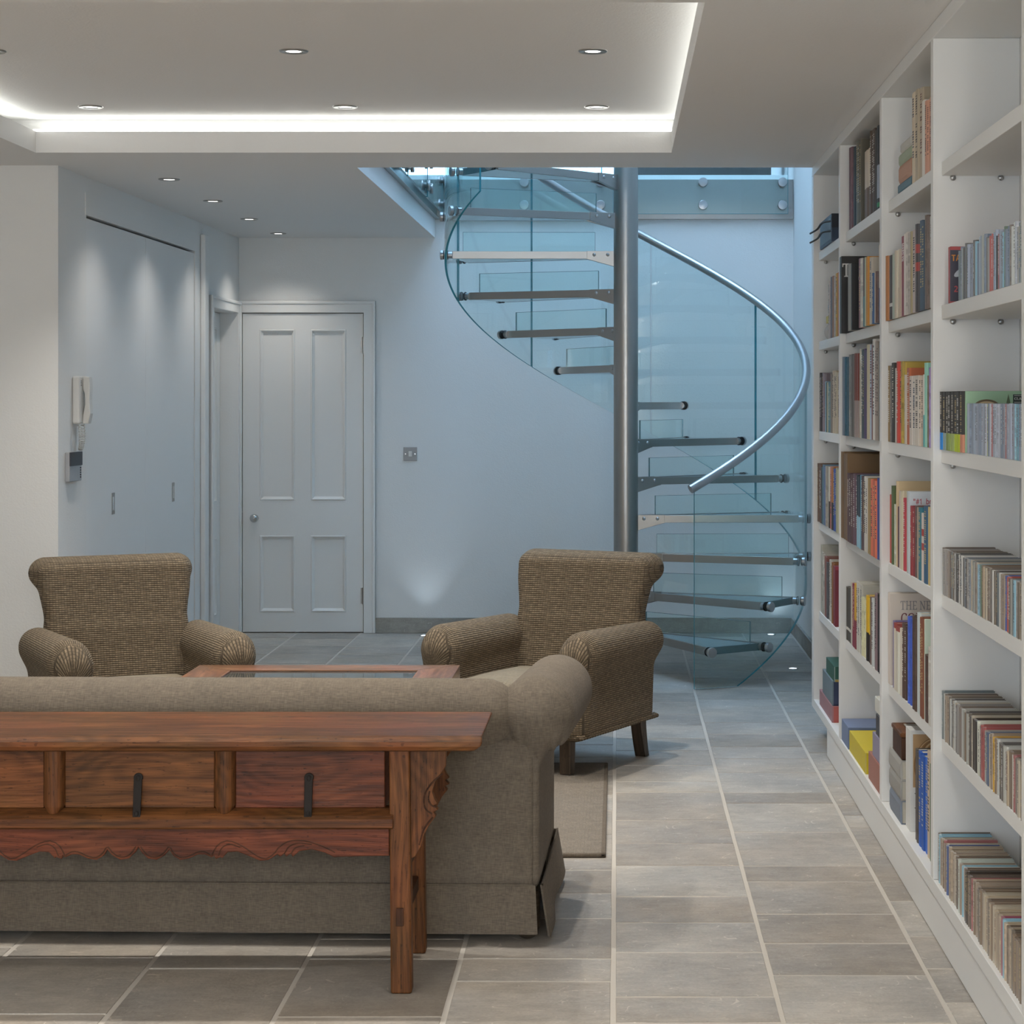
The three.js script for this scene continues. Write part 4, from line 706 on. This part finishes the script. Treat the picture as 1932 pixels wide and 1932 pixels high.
function lyingBook(label, x, y, d0, d1, h, dep, hex, grp, top = '') {
  const b = thing('lying_book', label, 'book', [x, y, -d0], 0, grp), t = d0 - d1, mat = std({ color: lin(...tone(hex).map((v) => s2l(v / 255))), roughness: 0.6 });
  const sh = extrude([[dep, 0], [0.004, 0], [0, h * 0.2], [0, h * 0.8], [0.004, h], [dep, h], [dep, h - 0.003], [0.007, h - 0.003], [0.007, 0.003], [dep, 0.003]], t).translate(0, 0, 0);
  mk('cover', boxUV(sh), mat, b); mk('pages', boxUV(new THREE.BoxGeometry(dep - 0.012, h - 0.0065, t - 0.008).translate(dep / 2, h / 2, t / 2)), pageMat, b);
}
[['teal', '4a6470', 0.03, 6.44, 6.15], ['patterned pink and yellow', 'a07c68', 0.055, 6.42, 6.15], ['sage green', '8a9480', 0.035, 6.42, 6.155], ['pale grey', 'a8a6a0', 0.03, 6.38, 6.16]].reduce((y, [n, c, h, a, b]) => { lyingBook(`${n} book lying flat in the stack on the top shelf, third bay`, 0.888, y, a, b, h, 0.19, c, 'stack lying on the top shelf'); return y + h + 0.0006; }, SHELF[5]);
[['blue grey', '68707c', 0.072, 6.53, 6.285], ['grey', '84827e', 0.062, 6.54, 6.285], ['silver', '8e8c88', 0.06, 6.55, 6.285]].reduce((y, [n, c, h, a, b]) => { lyingBook(`${n} thick book lying flat on the bottom shelf under the wooden box`, 0.874, y, a, b, h, 0.21, c, 'stack lying on the bottom shelf'); return y + h + 0.0006; }, SHELF[0]);
{
  const t = thing('wooden_box', 'brown wooden box on the lying books of the bottom shelf', 'box', [0.88, SHELF[0] + 0.1965, -6.5]);
  mk('body', rbox(0, 0.2, 0, 0.07, 0, 0.205, 0.004, 2, true), M.elmDark, t); mk('lid', rbox(-0.004, 0.204, 0.07, 0.084, -0.004, 0.209, 0.004, 2, true), M.elm, t); mk('inlay', box(0.03, 0.17, 0.0838, 0.0848, 0.03, 0.175), std({ color: lin(0.42, 0.40, 0.36), roughness: 0.5 }), t);
}

// ================================================================ FURNITURE
// ---- armchairs: one built, one cloned
const chairGeo = (() => {
  const lean = 0.20, cs = Math.cos(lean), sn = Math.sin(lean);
  const backF = (x, y, z) => {
    const w = 0.298 + 0.012 * sstep(0.56, 0.78, y) - 0.012 * Math.sin(Math.PI * sstep(0.4, 0.74, y)), X = x * 0.30 / w;
    const py = y - 0.30, pz = z + 0.235, yy = py * cs - pz * sn, zz = py * sn + pz * cs;        // frame leaning back
    let d = sdBox(X, yy, zz, 0, 0.255, -0.055 - 0.014 * (1 - (X / 0.3) ** 2), 0.30, 0.28, 0.06, 0.045);
    d = smin(d, sdCap(X, y, z, [-0.26, 0.766, -0.44], [0.26, 0.766, -0.44], 0.064), 0.04);
    return smin(d, sdBox(X, y, z, 0, 0.36, -0.345, 0.285, 0.2, 0.03, 0.02), 0.05) * 0.9;
  };
  const armF = (sgn) => (x, y, z) => {
    const X = x * sgn;
    let d = sdCap(X, y, z, [0.325, 0.487, -0.30], [0.318, 0.487, 0.235], 0.074, 0.082);
    d = smin(d, sdBox(X, y, z, 0.312 - 0.03 * (0.49 - y), 0.325, 0.0, 0.058, 0.165, 0.312, 0.03), 0.05);
    return smin(d, sdCap(X, y, z, [0.312, 0.46, 0.262], [0.298, 0.2, 0.285], 0.05, 0.036), 0.06);
  };
  const seatF = (x, y, z) => sdBox(x, y - 0.016 * Math.cos(Math.min(1.5, Math.abs(x) * 5)) * Math.cos(Math.min(1.5, Math.abs(z - 0.06) * 4)), z, 0, 0.30, 0.04, 0.252, 0.052, 0.29, 0.045);
  const baseF = (x, y, z) => sdBox(x, y, z, 0, 0.225, -0.01, 0.335, 0.062, 0.325, 0.018);
  // the cloth runs over the rolls: uv follows the arc
  const backUV = (x, y, z) => [x, y < 0.77 || z > -0.36 ? y : 0.77 + (-0.36 - z)];
  const armUV = (sgn) => (x, y, z, n) => {
    const X = x * sgn - 0.322, a = y > 0.487 ? 0.078 * Math.atan2(y - 0.487, X) : X > 0 ? y - 0.487 : 0.245 - (y - 0.487);
    if (n.z > 0.6 && y > 0.4) { const r = Math.hypot(X, y - 0.487); return [0.235 + 0.12 - r, 0.078 * Math.atan2(y - 0.40, X)]; }
    return n.z > 0.6 ? [x, y] : [z, a];
  };
  return {
    back: nets(backF, [-0.42, 0.1, -0.55], [0.42, 0.9, -0.08], 0.0135, backUV), armL: nets(armF(1), [0.16, 0.12, -0.42], [0.45, 0.62, 0.38], 0.0135, armUV(1)), armR: nets(armF(-1), [-0.45, 0.12, -0.42], [-0.16, 0.62, 0.38], 0.0135, armUV(-1)),
    seat: nets(seatF, [-0.3, 0.2, -0.3], [0.3, 0.42, 0.42], 0.02), base: nets(baseF, [-0.38, 0.12, -0.38], [0.38, 0.32, 0.36], 0.018),
  };
})();
const chair = thing('armchair', 'brown chenille armchair on the right, in front of the glass stair', 'armchair', [-0.305, 0, -8.28], -27 * Math.PI / 180, 'pair of chenille armchairs');
{
  mk('backrest', chairGeo.back, M.chenille, chair); mk('arm', chairGeo.armL, M.chenille, chair); mk('arm', chairGeo.armR, M.chenille, chair); mk('base', chairGeo.base, M.chenille, chair);
  mk('seat_cushion', chairGeo.seat, M.cushion, chair);
  const rope = []; const X = 0.352, Z0 = -0.345, Z1 = 0.315; for (const [a, b] of [[[-X, Z0], [X, Z0]], [[X, Z0], [X, Z1]], [[X, Z1], [-X, Z1]], [[-X, Z1], [-X, Z0]]]) for (let i = 0; i < 60; i++) { const u = i / 60; rope.push(boxUV(new THREE.SphereGeometry(0.0105, 7, 5).scale(1, 0.9, 1).translate(a[0] + (b[0] - a[0]) * u, 0.168 + 0.004 * (i % 2), a[1] + (b[1] - a[1]) * u))); }
  mk('braid_trim', merge(rope), M.chenille, chair);
  const legS = (dz) => { const sh = new THREE.Shape(); const k = dz < 0 ? -1 : 1; const P = dz < 0 ? [[0.025, 0.17], [-0.032, 0.17], [-0.042, 0.09], [-0.058, 0.0], [-0.02, 0.0], [-0.004, 0.08]] : [[-0.025, 0.17], [0.025, 0.17], [0.02, 0.0185], [-0.016, 0.0185]]; sh.moveTo(...P[0]); if (dz < 0) { sh.lineTo(...P[1]); sh.quadraticCurveTo(-0.034, 0.09, -0.062, 0); sh.lineTo(-0.024, 0); sh.quadraticCurveTo(0.006, 0.07, 0.025, 0.17); } else P.slice(1).forEach((p) => sh.lineTo(...p)); return extrude(sh, 0.042, 0.003).rotateY(-Math.PI / 2).translate(0.021, 0, 0); };
  for (const sx of [-1, 1]) for (const sz of [-1, 1]) mk('leg', boxUV(legS(sz).translate(sx * (sz < 0 ? 0.295 : 0.262), 0, sz < 0 ? -0.285 : 0.262), true), M.legWood, chair);
  const c2 = chair.clone(); c2.name = numbered('armchair'); c2.position.set(-1.885, 0, -8.03); c2.rotation.y = 27 * Math.PI / 180; scene.add(c2);
  c2.userData = { ...chair.userData, label: 'brown chenille armchair on the left, in front of the cupboard doors' };
}

// ---- sofa seen from behind (local: right end at x = 0, back plane at z = 0)
{
  const so = thing('sofa', 'taupe linen sofa with rolled back and arms, its back to the viewer', 'sofa', [-0.205, 0, -5.525], -1.6 * Math.PI / 180);
  const L = -2.25;
  const rollF = (x, y, z) => smin(sdCap(x, y, z, [L + 0.16, 0.604, -0.07], [-0.16, 0.604, -0.07], 0.1), sdBox(x, y, z, (L - 0.04) / 2, 0.5, -0.10, -L / 2 - 0.06, 0.05, 0.075, 0.03), 0.02);
  mk('back_roll', nets(rollF, [L - 0.05, 0.38, -0.26], [-0.02, 0.76, 0.08], 0.016), M.linen, so);
  mk('back_panel', boxUV(new RoundedBoxGeometry(-L - 0.04, 0.44, 0.16, 4, 0.02).translate(L / 2, 0.33, -0.083)), M.linen, so);
  const folds = [[-0.075, 0.52, 0.1], [-0.045, 0.505, -0.05], [-0.012, 0.503, -0.3], [0.018, 0.508, -0.62], [0.042, 0.52, -0.9]];
  const armF = (sgn, x0) => (x, y, z) => {
    const X = (x - x0) * sgn;
    let d = sdCap(X, y, z, [-0.018, 0.602, -0.083], [0.012, 0.60, -0.6], 0.1085, 0.104);
    d = smin(d, sdBox(X, y, z, -0.055, 0.34, -0.37, 0.05, 0.2, 0.355, 0.02), 0.035);
    for (const [fx, fy, sl] of folds) { // gathered pleats under the roll at the back corner
      const t = Math.max(0, Math.min(1, (y - fy) / 0.075)), px = fx - sl * 0.05 * t - 0.3 * 0.05 * t * t, dx = X - px - (z + 0.02) * 0;
      if (z > -0.14 && y > fy - 0.01 && y < fy + 0.085) d += 0.008 * Math.exp(-(dx * dx) / 0.00004) * (1 - t);
    }
    return d;
  };
  mk('arm', nets(armF(1, 0), [-0.2, 0.12, -0.78], [0.16, 0.76, 0.08], 0.0085), M.linen, so);
  mk('arm', nets(armF(-1, L), [L - 0.16, 0.12, -0.78], [L + 0.2, 0.76, 0.08], 0.016), M.linen, so);
  // piped seam where the back roll meets the arm
  const both = (x, y, z) => Math.min(rollF(x, y, z), armF(1, 0)(x, y, z)), seam = [];
  for (const [x, y] of [[-0.215, 0.7], [-0.175, 0.697], [-0.14, 0.685], [-0.11, 0.667], [-0.085, 0.64], [-0.068, 0.61], [-0.058, 0.58], [-0.058, 0.55], [-0.066, 0.525], [-0.078, 0.512]]) { let z = 0.1; for (let i = 0; i < 60; i++) z -= Math.max(0.0004, both(x, y, z) * 0.6); seam.push(V(x, y, z + 0.001)); }
  mk('piping', boxUV(tube(seam, 0.0045, 60, 8)), M.linen, so);
  mk('seat_deck', boxUV(new RoundedBoxGeometry(-L - 0.2, 0.2, 0.56, 2, 0.02).translate(L / 2, 0.22, -0.44)), M.linen, so);
  for (let i = 0; i < 3; i++) { const w = (-L - 0.22) / 3; mk('seat_cushion', boxUV(new RoundedBoxGeometry(w - 0.006, 0.13, 0.6, 4, 0.04).translate(-0.11 - w * (i + 0.5), 0.385, -0.46)), M.linen, so); }
  // valance: back, sides and front, with an open kick pleat at the corner
  const val = (pts, nm) => { const P = [], n = pts.length; for (let i = 0; i + 1 < n; i++) { const [a, b] = [pts[i], pts[i + 1]]; const q = (p, t, o) => [p[0] + (p[2] ?? 0) * t + o[0], t ? p[4] ?? 0.022 : p[3] ?? 0.155, p[1] + o[1]]; const A = q(a, 0, [0, 0]), B = q(b, 0, [0, 0]), C = q(b, 1, [0, 0]), D = q(a, 1, [0, 0]); P.push(...A, ...D, ...C, ...A, ...C, ...B); const k = 0.006, ins = (v) => [v[0] - k * Math.sign(v[0] + 1.1), v[1], v[2] - k * (v[2] > -0.3 ? 1 : -1)]; const [a2, b2, c2, d2] = [A, B, C, D].map(ins); P.push(...a2, ...c2, ...d2, ...a2, ...b2, ...c2); P.push(...D, ...d2, ...c2, ...D, ...c2, ...C); if (i === 0) P.push(...A, ...a2, ...d2, ...A, ...d2, ...D); if (i === n - 2) P.push(...B, ...C, ...c2, ...B, ...c2, ...b2); } const g = new THREE.BufferGeometry(); g.setAttribute('position', new THREE.Float32BufferAttribute(P, 3)); g.computeVertexNormals(); mk(nm, boxUV(g), M.linen, so); };
  val([[L - 0.004, 0.006, 0], [L / 2, 0.006, 0], [-0.014, 0.006, 0.006]], 'valance');
  const sidePts = []; for (let i = 0; i <= 24; i++) { const u = i / 24; sidePts.push([0.004 + 0.004 * Math.sin(u * 9), 0.004 - 0.735 * u, 0.02 + 0.003 * Math.sin(u * 7 + 0.5), 0.155, 0.016 + 0.01 * u]); } val(sidePts, 'valance');
  val([[L + 0.002, -0.73, 0], [L / 2, -0.735, 0], [0.0, -0.73, 0]], 'valance');
  const welt = [V(L, 0.156, 0.007), V(L / 2, 0.156, 0.0072), V(-0.02, 0.156, 0.007)]; mk('welt', boxUV(tube(welt, 0.0028, 30, 6)), M.linen, so);
  mk('welt', boxUV(tube([V(0.004, 0.156, 0.0), V(0.006, 0.157, -0.35), V(0.004, 0.157, -0.72)], 0.0035, 30, 6)), M.linen, so);
  for (const [x, z] of [[-0.04, -0.05], [-0.05, -0.68], [L + 0.06, -0.05], [L + 0.06, -0.68]]) mk('foot', boxUV(lathe([[0.034, 0.13], [0.036, 0.03], [0.03, 0.012], [0.02, 0.004], [0.014, 0], [0, 0]], 20).translate(x, 0, z)), M.legWood, so);
}

// ---- altar console with three drawers (local: centre of front face, x along the top)
{
  const c = thing('console_table', 'antique wooden altar console with drawers and carved apron behind the sofa', 'console table', [-1.185, 0, -5.06]);
  const FZ = 0, TOP = 0.64;
  // top board: rounded front nosing, worn corners
  const prof = [[-0.36, 0.602], [0.03, 0.602], [0.046, 0.607], [0.052, 0.617], [0.049, 0.628], [0.038, 0.637], [0.026, TOP], [-0.36, TOP]];
  const topG = extrude(prof.map(([z, y]) => [z, y]), 1.69, 0.004).rotateY(-Math.PI / 2).translate(0.845, 0, 0);
  { const p = topG.attributes.position; for (let i = 0; i < p.count; i++) { const x = p.getX(i), y = p.getY(i), z = p.getZ(i); if (Math.abs(x) > 0.84) { const s = Math.sign(x); p.setX(i, x - s * (0.62 - y > 0 ? (0.62 - y) * 1.2 : 0) + s * 0.006 * Math.sin(z * 31)); } } topG.computeVertexNormals(); }
  mk('top', boxUV(topG), M.elm, c);
  // legs, slightly splayed
  for (const sx of [-1, 1]) for (const [z, nm] of [[-0.02, 'front'], [-0.36, 'back']]) {
    const g = new RoundedBoxGeometry(0.052, 0.606, 0.05, 2, 0.006).translate(0, 0.303, 0), p = g.attributes.position;
    for (let i = 0; i < p.count; i++) { const y = p.getY(i); p.setX(i, p.getX(i) + sx * 0.006 * (1 - y / 0.6)); p.setZ(i, p.getZ(i) + (nm === 'front' ? 0.014 : -0.014) * (1 - y / 0.6)); }
    const leg = mk('leg', boxUV(g.translate(sx * 0.647, 0, z), true), M.elm, c);
    if (nm === 'front') mk('tenon', rbox(sx * 0.65 - 0.009, sx * 0.65 + 0.009, 0.168, 0.212, -0.012, 0.0205, 0.001, 1, true), M.elmDark, leg);
  }
  for (const sx of [-1, 1]) for (const y of [0.19, 0.3]) mk('side_stretcher', rbox(sx * 0.648 - 0.014, sx * 0.648 + 0.014, y - 0.02, y + 0.02, -0.34, -0.04, 0.004), M.elmDark, c);
  // drawers with iron strap pulls, half-round dividers
  for (const k of [-1, 0, 1]) {
    const x = k * 0.4237, dr = mk('drawer', rbox(x - 0.186, x + 0.186, 0.4535, 0.6005, -0.3, -0.012, 0.003, 2, false, [k * 0.31, k * 0.17]), k === 1 ? M.elmRed : M.elm, c);
    const strap = extrude((() => { const s = new THREE.Shape(); s.moveTo(-0.0095, 0.006); s.lineTo(0.0095, 0.006); s.lineTo(0.0095, 0.1); s.absarc(0, 0.104, 0.0115, -0.35, Math.PI + 0.35, false); return s; })(), 0.004, 0.0012, [], 10).translate(0, -0.104, 0).rotateX(-0.2).translate(x - 0.002, 0.53, -0.009);
    const h = mk('strap_pull', boxUV(strap), M.iron, dr); h.userData.label = 'black iron strap pull';
    for (const y of [[0.4445, 0.0135], [0.529, -0.004]]) mk('pull_rivet', boxUV(new THREE.SphereGeometry(0.006, 10, 8).scale(1, 1.3, 0.6).translate(x - 0.002, y[0], y[1])), M.iron, dr);
  }
  for (const k of [-1.5, -0.5, 0.5, 1.5]) if (Math.abs(k) < 1) {
    const pts = []; for (let i = 0; i <= 12; i++) { const a = Math.PI * i / 12; pts.push([0.0265 * Math.cos(a), 0.026 * Math.sin(a)]); }
    const g = new THREE.ExtrudeGeometry(new THREE.Shape(pts.map(([x, y]) => new THREE.Vector2(x, y))), { depth: 0.171, steps: 18, bevelEnabled: false, curveSegments: 8 }).rotateX(-Math.PI / 2).scale(1, 1, -1);
    const p = g.attributes.position; for (let i = 0; i < p.count; i++) { const low = p.getY(i) < 0.03 ? 1 - p.getY(i) / 0.03 : 0; p.setX(i, p.getX(i) * (1 - 0.62 * low)); p.setZ(i, p.getZ(i) * (1 - 0.25 * low)); }
    const q = flat(g); { const a = q.attributes.position.array; for (let i = 0; i < a.length; i += 9) for (let k2 = 0; k2 < 3; k2++) { const s = a[i + 3 + k2]; a[i + 3 + k2] = a[i + 6 + k2]; a[i + 6 + k2] = s; } } q.computeVertexNormals();
    mk('half_round_post', boxUV(q.translate(k * 0.4237, 0.4315, -0.014), true), M.elm, c);
  }
  mk('back_rail', box(-0.63, 0.63, 0.44, 0.602, -0.37, -0.35), M.elmDark, c);
  // rail below the drawers: bevelled upper face
  const railP = [[-0.05, 0.4535], [-0.012, 0.4535], [0.012, 0.44], [0.02, 0.432], [0.021, 0.412], [0.014, 0.4065], [-0.05, 0.4065]];
  mk('drawer_rail', boxUV(extrude(railP, 1.262, 0.002).rotateY(-Math.PI / 2).translate(0.631, 0, 0)), M.elm, c);
  // carved apron: half outline in metres, mirrored about the centre notch
  const half = [[0, 0.351], [0.008, 0.341], [0.024, 0.331], [0.045, 0.329], [0.066, 0.337], [0.077, 0.346], [0.086, 0.336], [0.104, 0.3285], [0.125, 0.331], [0.148, 0.338], [0.165, 0.338], [0.182, 0.333], [0.187, 0.336], [0.192, 0.330], [0.204, 0.334], [0.207, 0.3315], [0.222, 0.342], [0.245, 0.343], [0.272, 0.336], [0.302, 0.327], [0.322, 0.3285], [0.345, 0.338], [0.352, 0.334], [0.362, 0.340], [0.366, 0.334], [0.378, 0.340], [0.382, 0.3335], [0.4, 0.344], [0.43, 0.347], [0.462, 0.341], [0.486, 0.333], [0.5, 0.334], [0.515, 0.3345], [0.622, 0.336]];
  for (const q of half) q[1] = 0.341 + (q[1] - 0.338) * 1.45;
  const outl = [[-0.622, 0.408], ...half.slice(1).reverse().map(([x, y]) => [-x, y]), ...half, [0.622, 0.408]];
  const ap = mk('apron', boxUV(extrude(outl, 0.018, 0.0025).translate(0, 0, -0.018)), M.elmRed, c);
  const line = (pts, m = 1) => boxUV(tube(pts.map(([x, y]) => V(m * x, 0.341 + (y - 0.338) * 1.45, 0.0008)), 0.0027, 26, 6));
  const scrolls = [[[0.182, 0.336], [0.196, 0.354], [0.22, 0.362], [0.255, 0.354], [0.29, 0.338], [0.314, 0.331], [0.335, 0.339], [0.352, 0.353], [0.378, 0.362], [0.41, 0.362], [0.452, 0.354], [0.488, 0.342]], [[0.198, 0.336], [0.208, 0.35], [0.226, 0.356], [0.252, 0.351]], [[0.362, 0.339], [0.374, 0.352], [0.396, 0.358], [0.43, 0.356]], [[0.378, 0.339], [0.39, 0.35], [0.412, 0.354]], [[0.006, 0.352], [0.024, 0.337], [0.046, 0.3345], [0.064, 0.342], [0.077, 0.352], [0.088, 0.341], [0.106, 0.3335], [0.126, 0.336], [0.15, 0.343], [0.166, 0.343], [0.18, 0.337]]];
  mk('carved_line', merge(scrolls.flatMap((s) => [line(s), line(s, -1)])), M.elmDark, ap);
  // scrolled spandrels outside the legs
  const sp = [[0, 0], [0.092, 0], [0.09, -0.045], [0.078, -0.062], [0.062, -0.085], [0.056, -0.108], [0.062, -0.125], [0.07, -0.136], [0.06, -0.142], [0.071, -0.152], [0.059, -0.158], [0.066, -0.168], [0.052, -0.185], [0.036, -0.215], [0.028, -0.245], [0.014, -0.268], [0, -0.276]];
  for (const sx of [-1, 1]) for (const z of [-0.032, -0.372]) {
    const g = extrude(sp.map(([x, y]) => [sx * (x + 0.671), 0.602 + y]), 0.02, 0.002).translate(0, 0, z);
    const s = mk('spandrel', boxUV(g, true), M.elm, c);
    const w = [[0.082, -0.062], [0.052, -0.09], [0.036, -0.12], [0.04, -0.15], [0.056, -0.162]], w2 = [[0.05, -0.105], [0.047, -0.125], [0.054, -0.14], [0.066, -0.146]], w3 = [[0.058, -0.17], [0.036, -0.2], [0.024, -0.24]];
    if (z > -0.1) mk('carved_line', merge([w, w2, w3].map((q) => boxUV(tube(q.map(([x, y]) => V(sx * (x + 0.671), 0.602 + y, z + 0.0212)), 0.0024, 22, 6)))), M.elmDark, s);
  }
}

// ---- coffee table: mitred cherry frame round a smoked glass sheet
{
  const t = thing('coffee_table', 'low square coffee table with wooden frame and dark glass top, behind the sofa', 'coffee table', [-1.1, 0, -7.33]);
  const o = 0.5, i = 0.352, y0 = 0.405, y1 = 0.45;
  for (let k = 0; k < 4; k++) {
    const g = extrude([[-o, o], [o, o], [i, i], [-i, i]], y1 - y0, 0.003).rotateX(-Math.PI / 2).translate(0, y0, 0);
    mk('frame_board', boxUV(g).rotateY(k * Math.PI / 2), M.cherry, t);
  }
  mk('glass_inset', box(-i + 0.001, i - 0.001, y1 - 0.014, y1 - 0.003, -i + 0.001, i - 0.001), M.smoked, t);
  for (const sx of [-1, 1]) for (const sz of [-1, 1]) mk('leg', rbox(sx * 0.44 - 0.035, sx * 0.44 + 0.035, 0.015, y0, sz * 0.44 - 0.035, sz * 0.44 + 0.035, 0.004, 2, true), M.cherry, t);
  for (const s of [-1, 1]) { mk('apron', rbox(-0.405, 0.405, 0.345, y0, s * 0.44 - 0.011, s * 0.44 + 0.011, 0.002, 1), M.cherry, t); mk('apron', rbox(s * 0.44 - 0.011, s * 0.44 + 0.011, 0.345, y0, -0.405, 0.405, 0.002, 1), M.cherry, t); }
}
// ---- rug under the coffee table
{
  const rugMat = std({ color: lin(0.31, 0.265, 0.215), map: linenMap, roughness: 1, bumpMap: weaveBump, bumpScale: 0.002 }), bind = std({ color: lin(0.20, 0.16, 0.12), map: linenMap, roughness: 0.95 });
  const r = thing('rug', 'beige rug with a dark bound edge beside the sofa', 'rug', [0, 0, 0]);
  const x0 = -2.05, x1 = -0.034, d0 = 6.545, d1 = 8.2;
  mk('pile', rbox(x0, x1 - 0.012, 0.001, 0.015, -d1 + 0.012, -d0 - 0.012, 0.005), rugMat, r);
  mk('binding', merge([rbox(x1 - 0.02, x1, 0.001, 0.014, -d1, -d0, 0.005), rbox(x0 - 0.01, x0 + 0.01, 0.001, 0.014, -d1, -d0, 0.005), rbox(x0, x1, 0.001, 0.014, -d0 - 0.02, -d0, 0.005), rbox(x0, x1, 0.001, 0.014, -d1, -d1 + 0.02, 0.005)]), bind, r);
}

renderer.render(scene, camera);
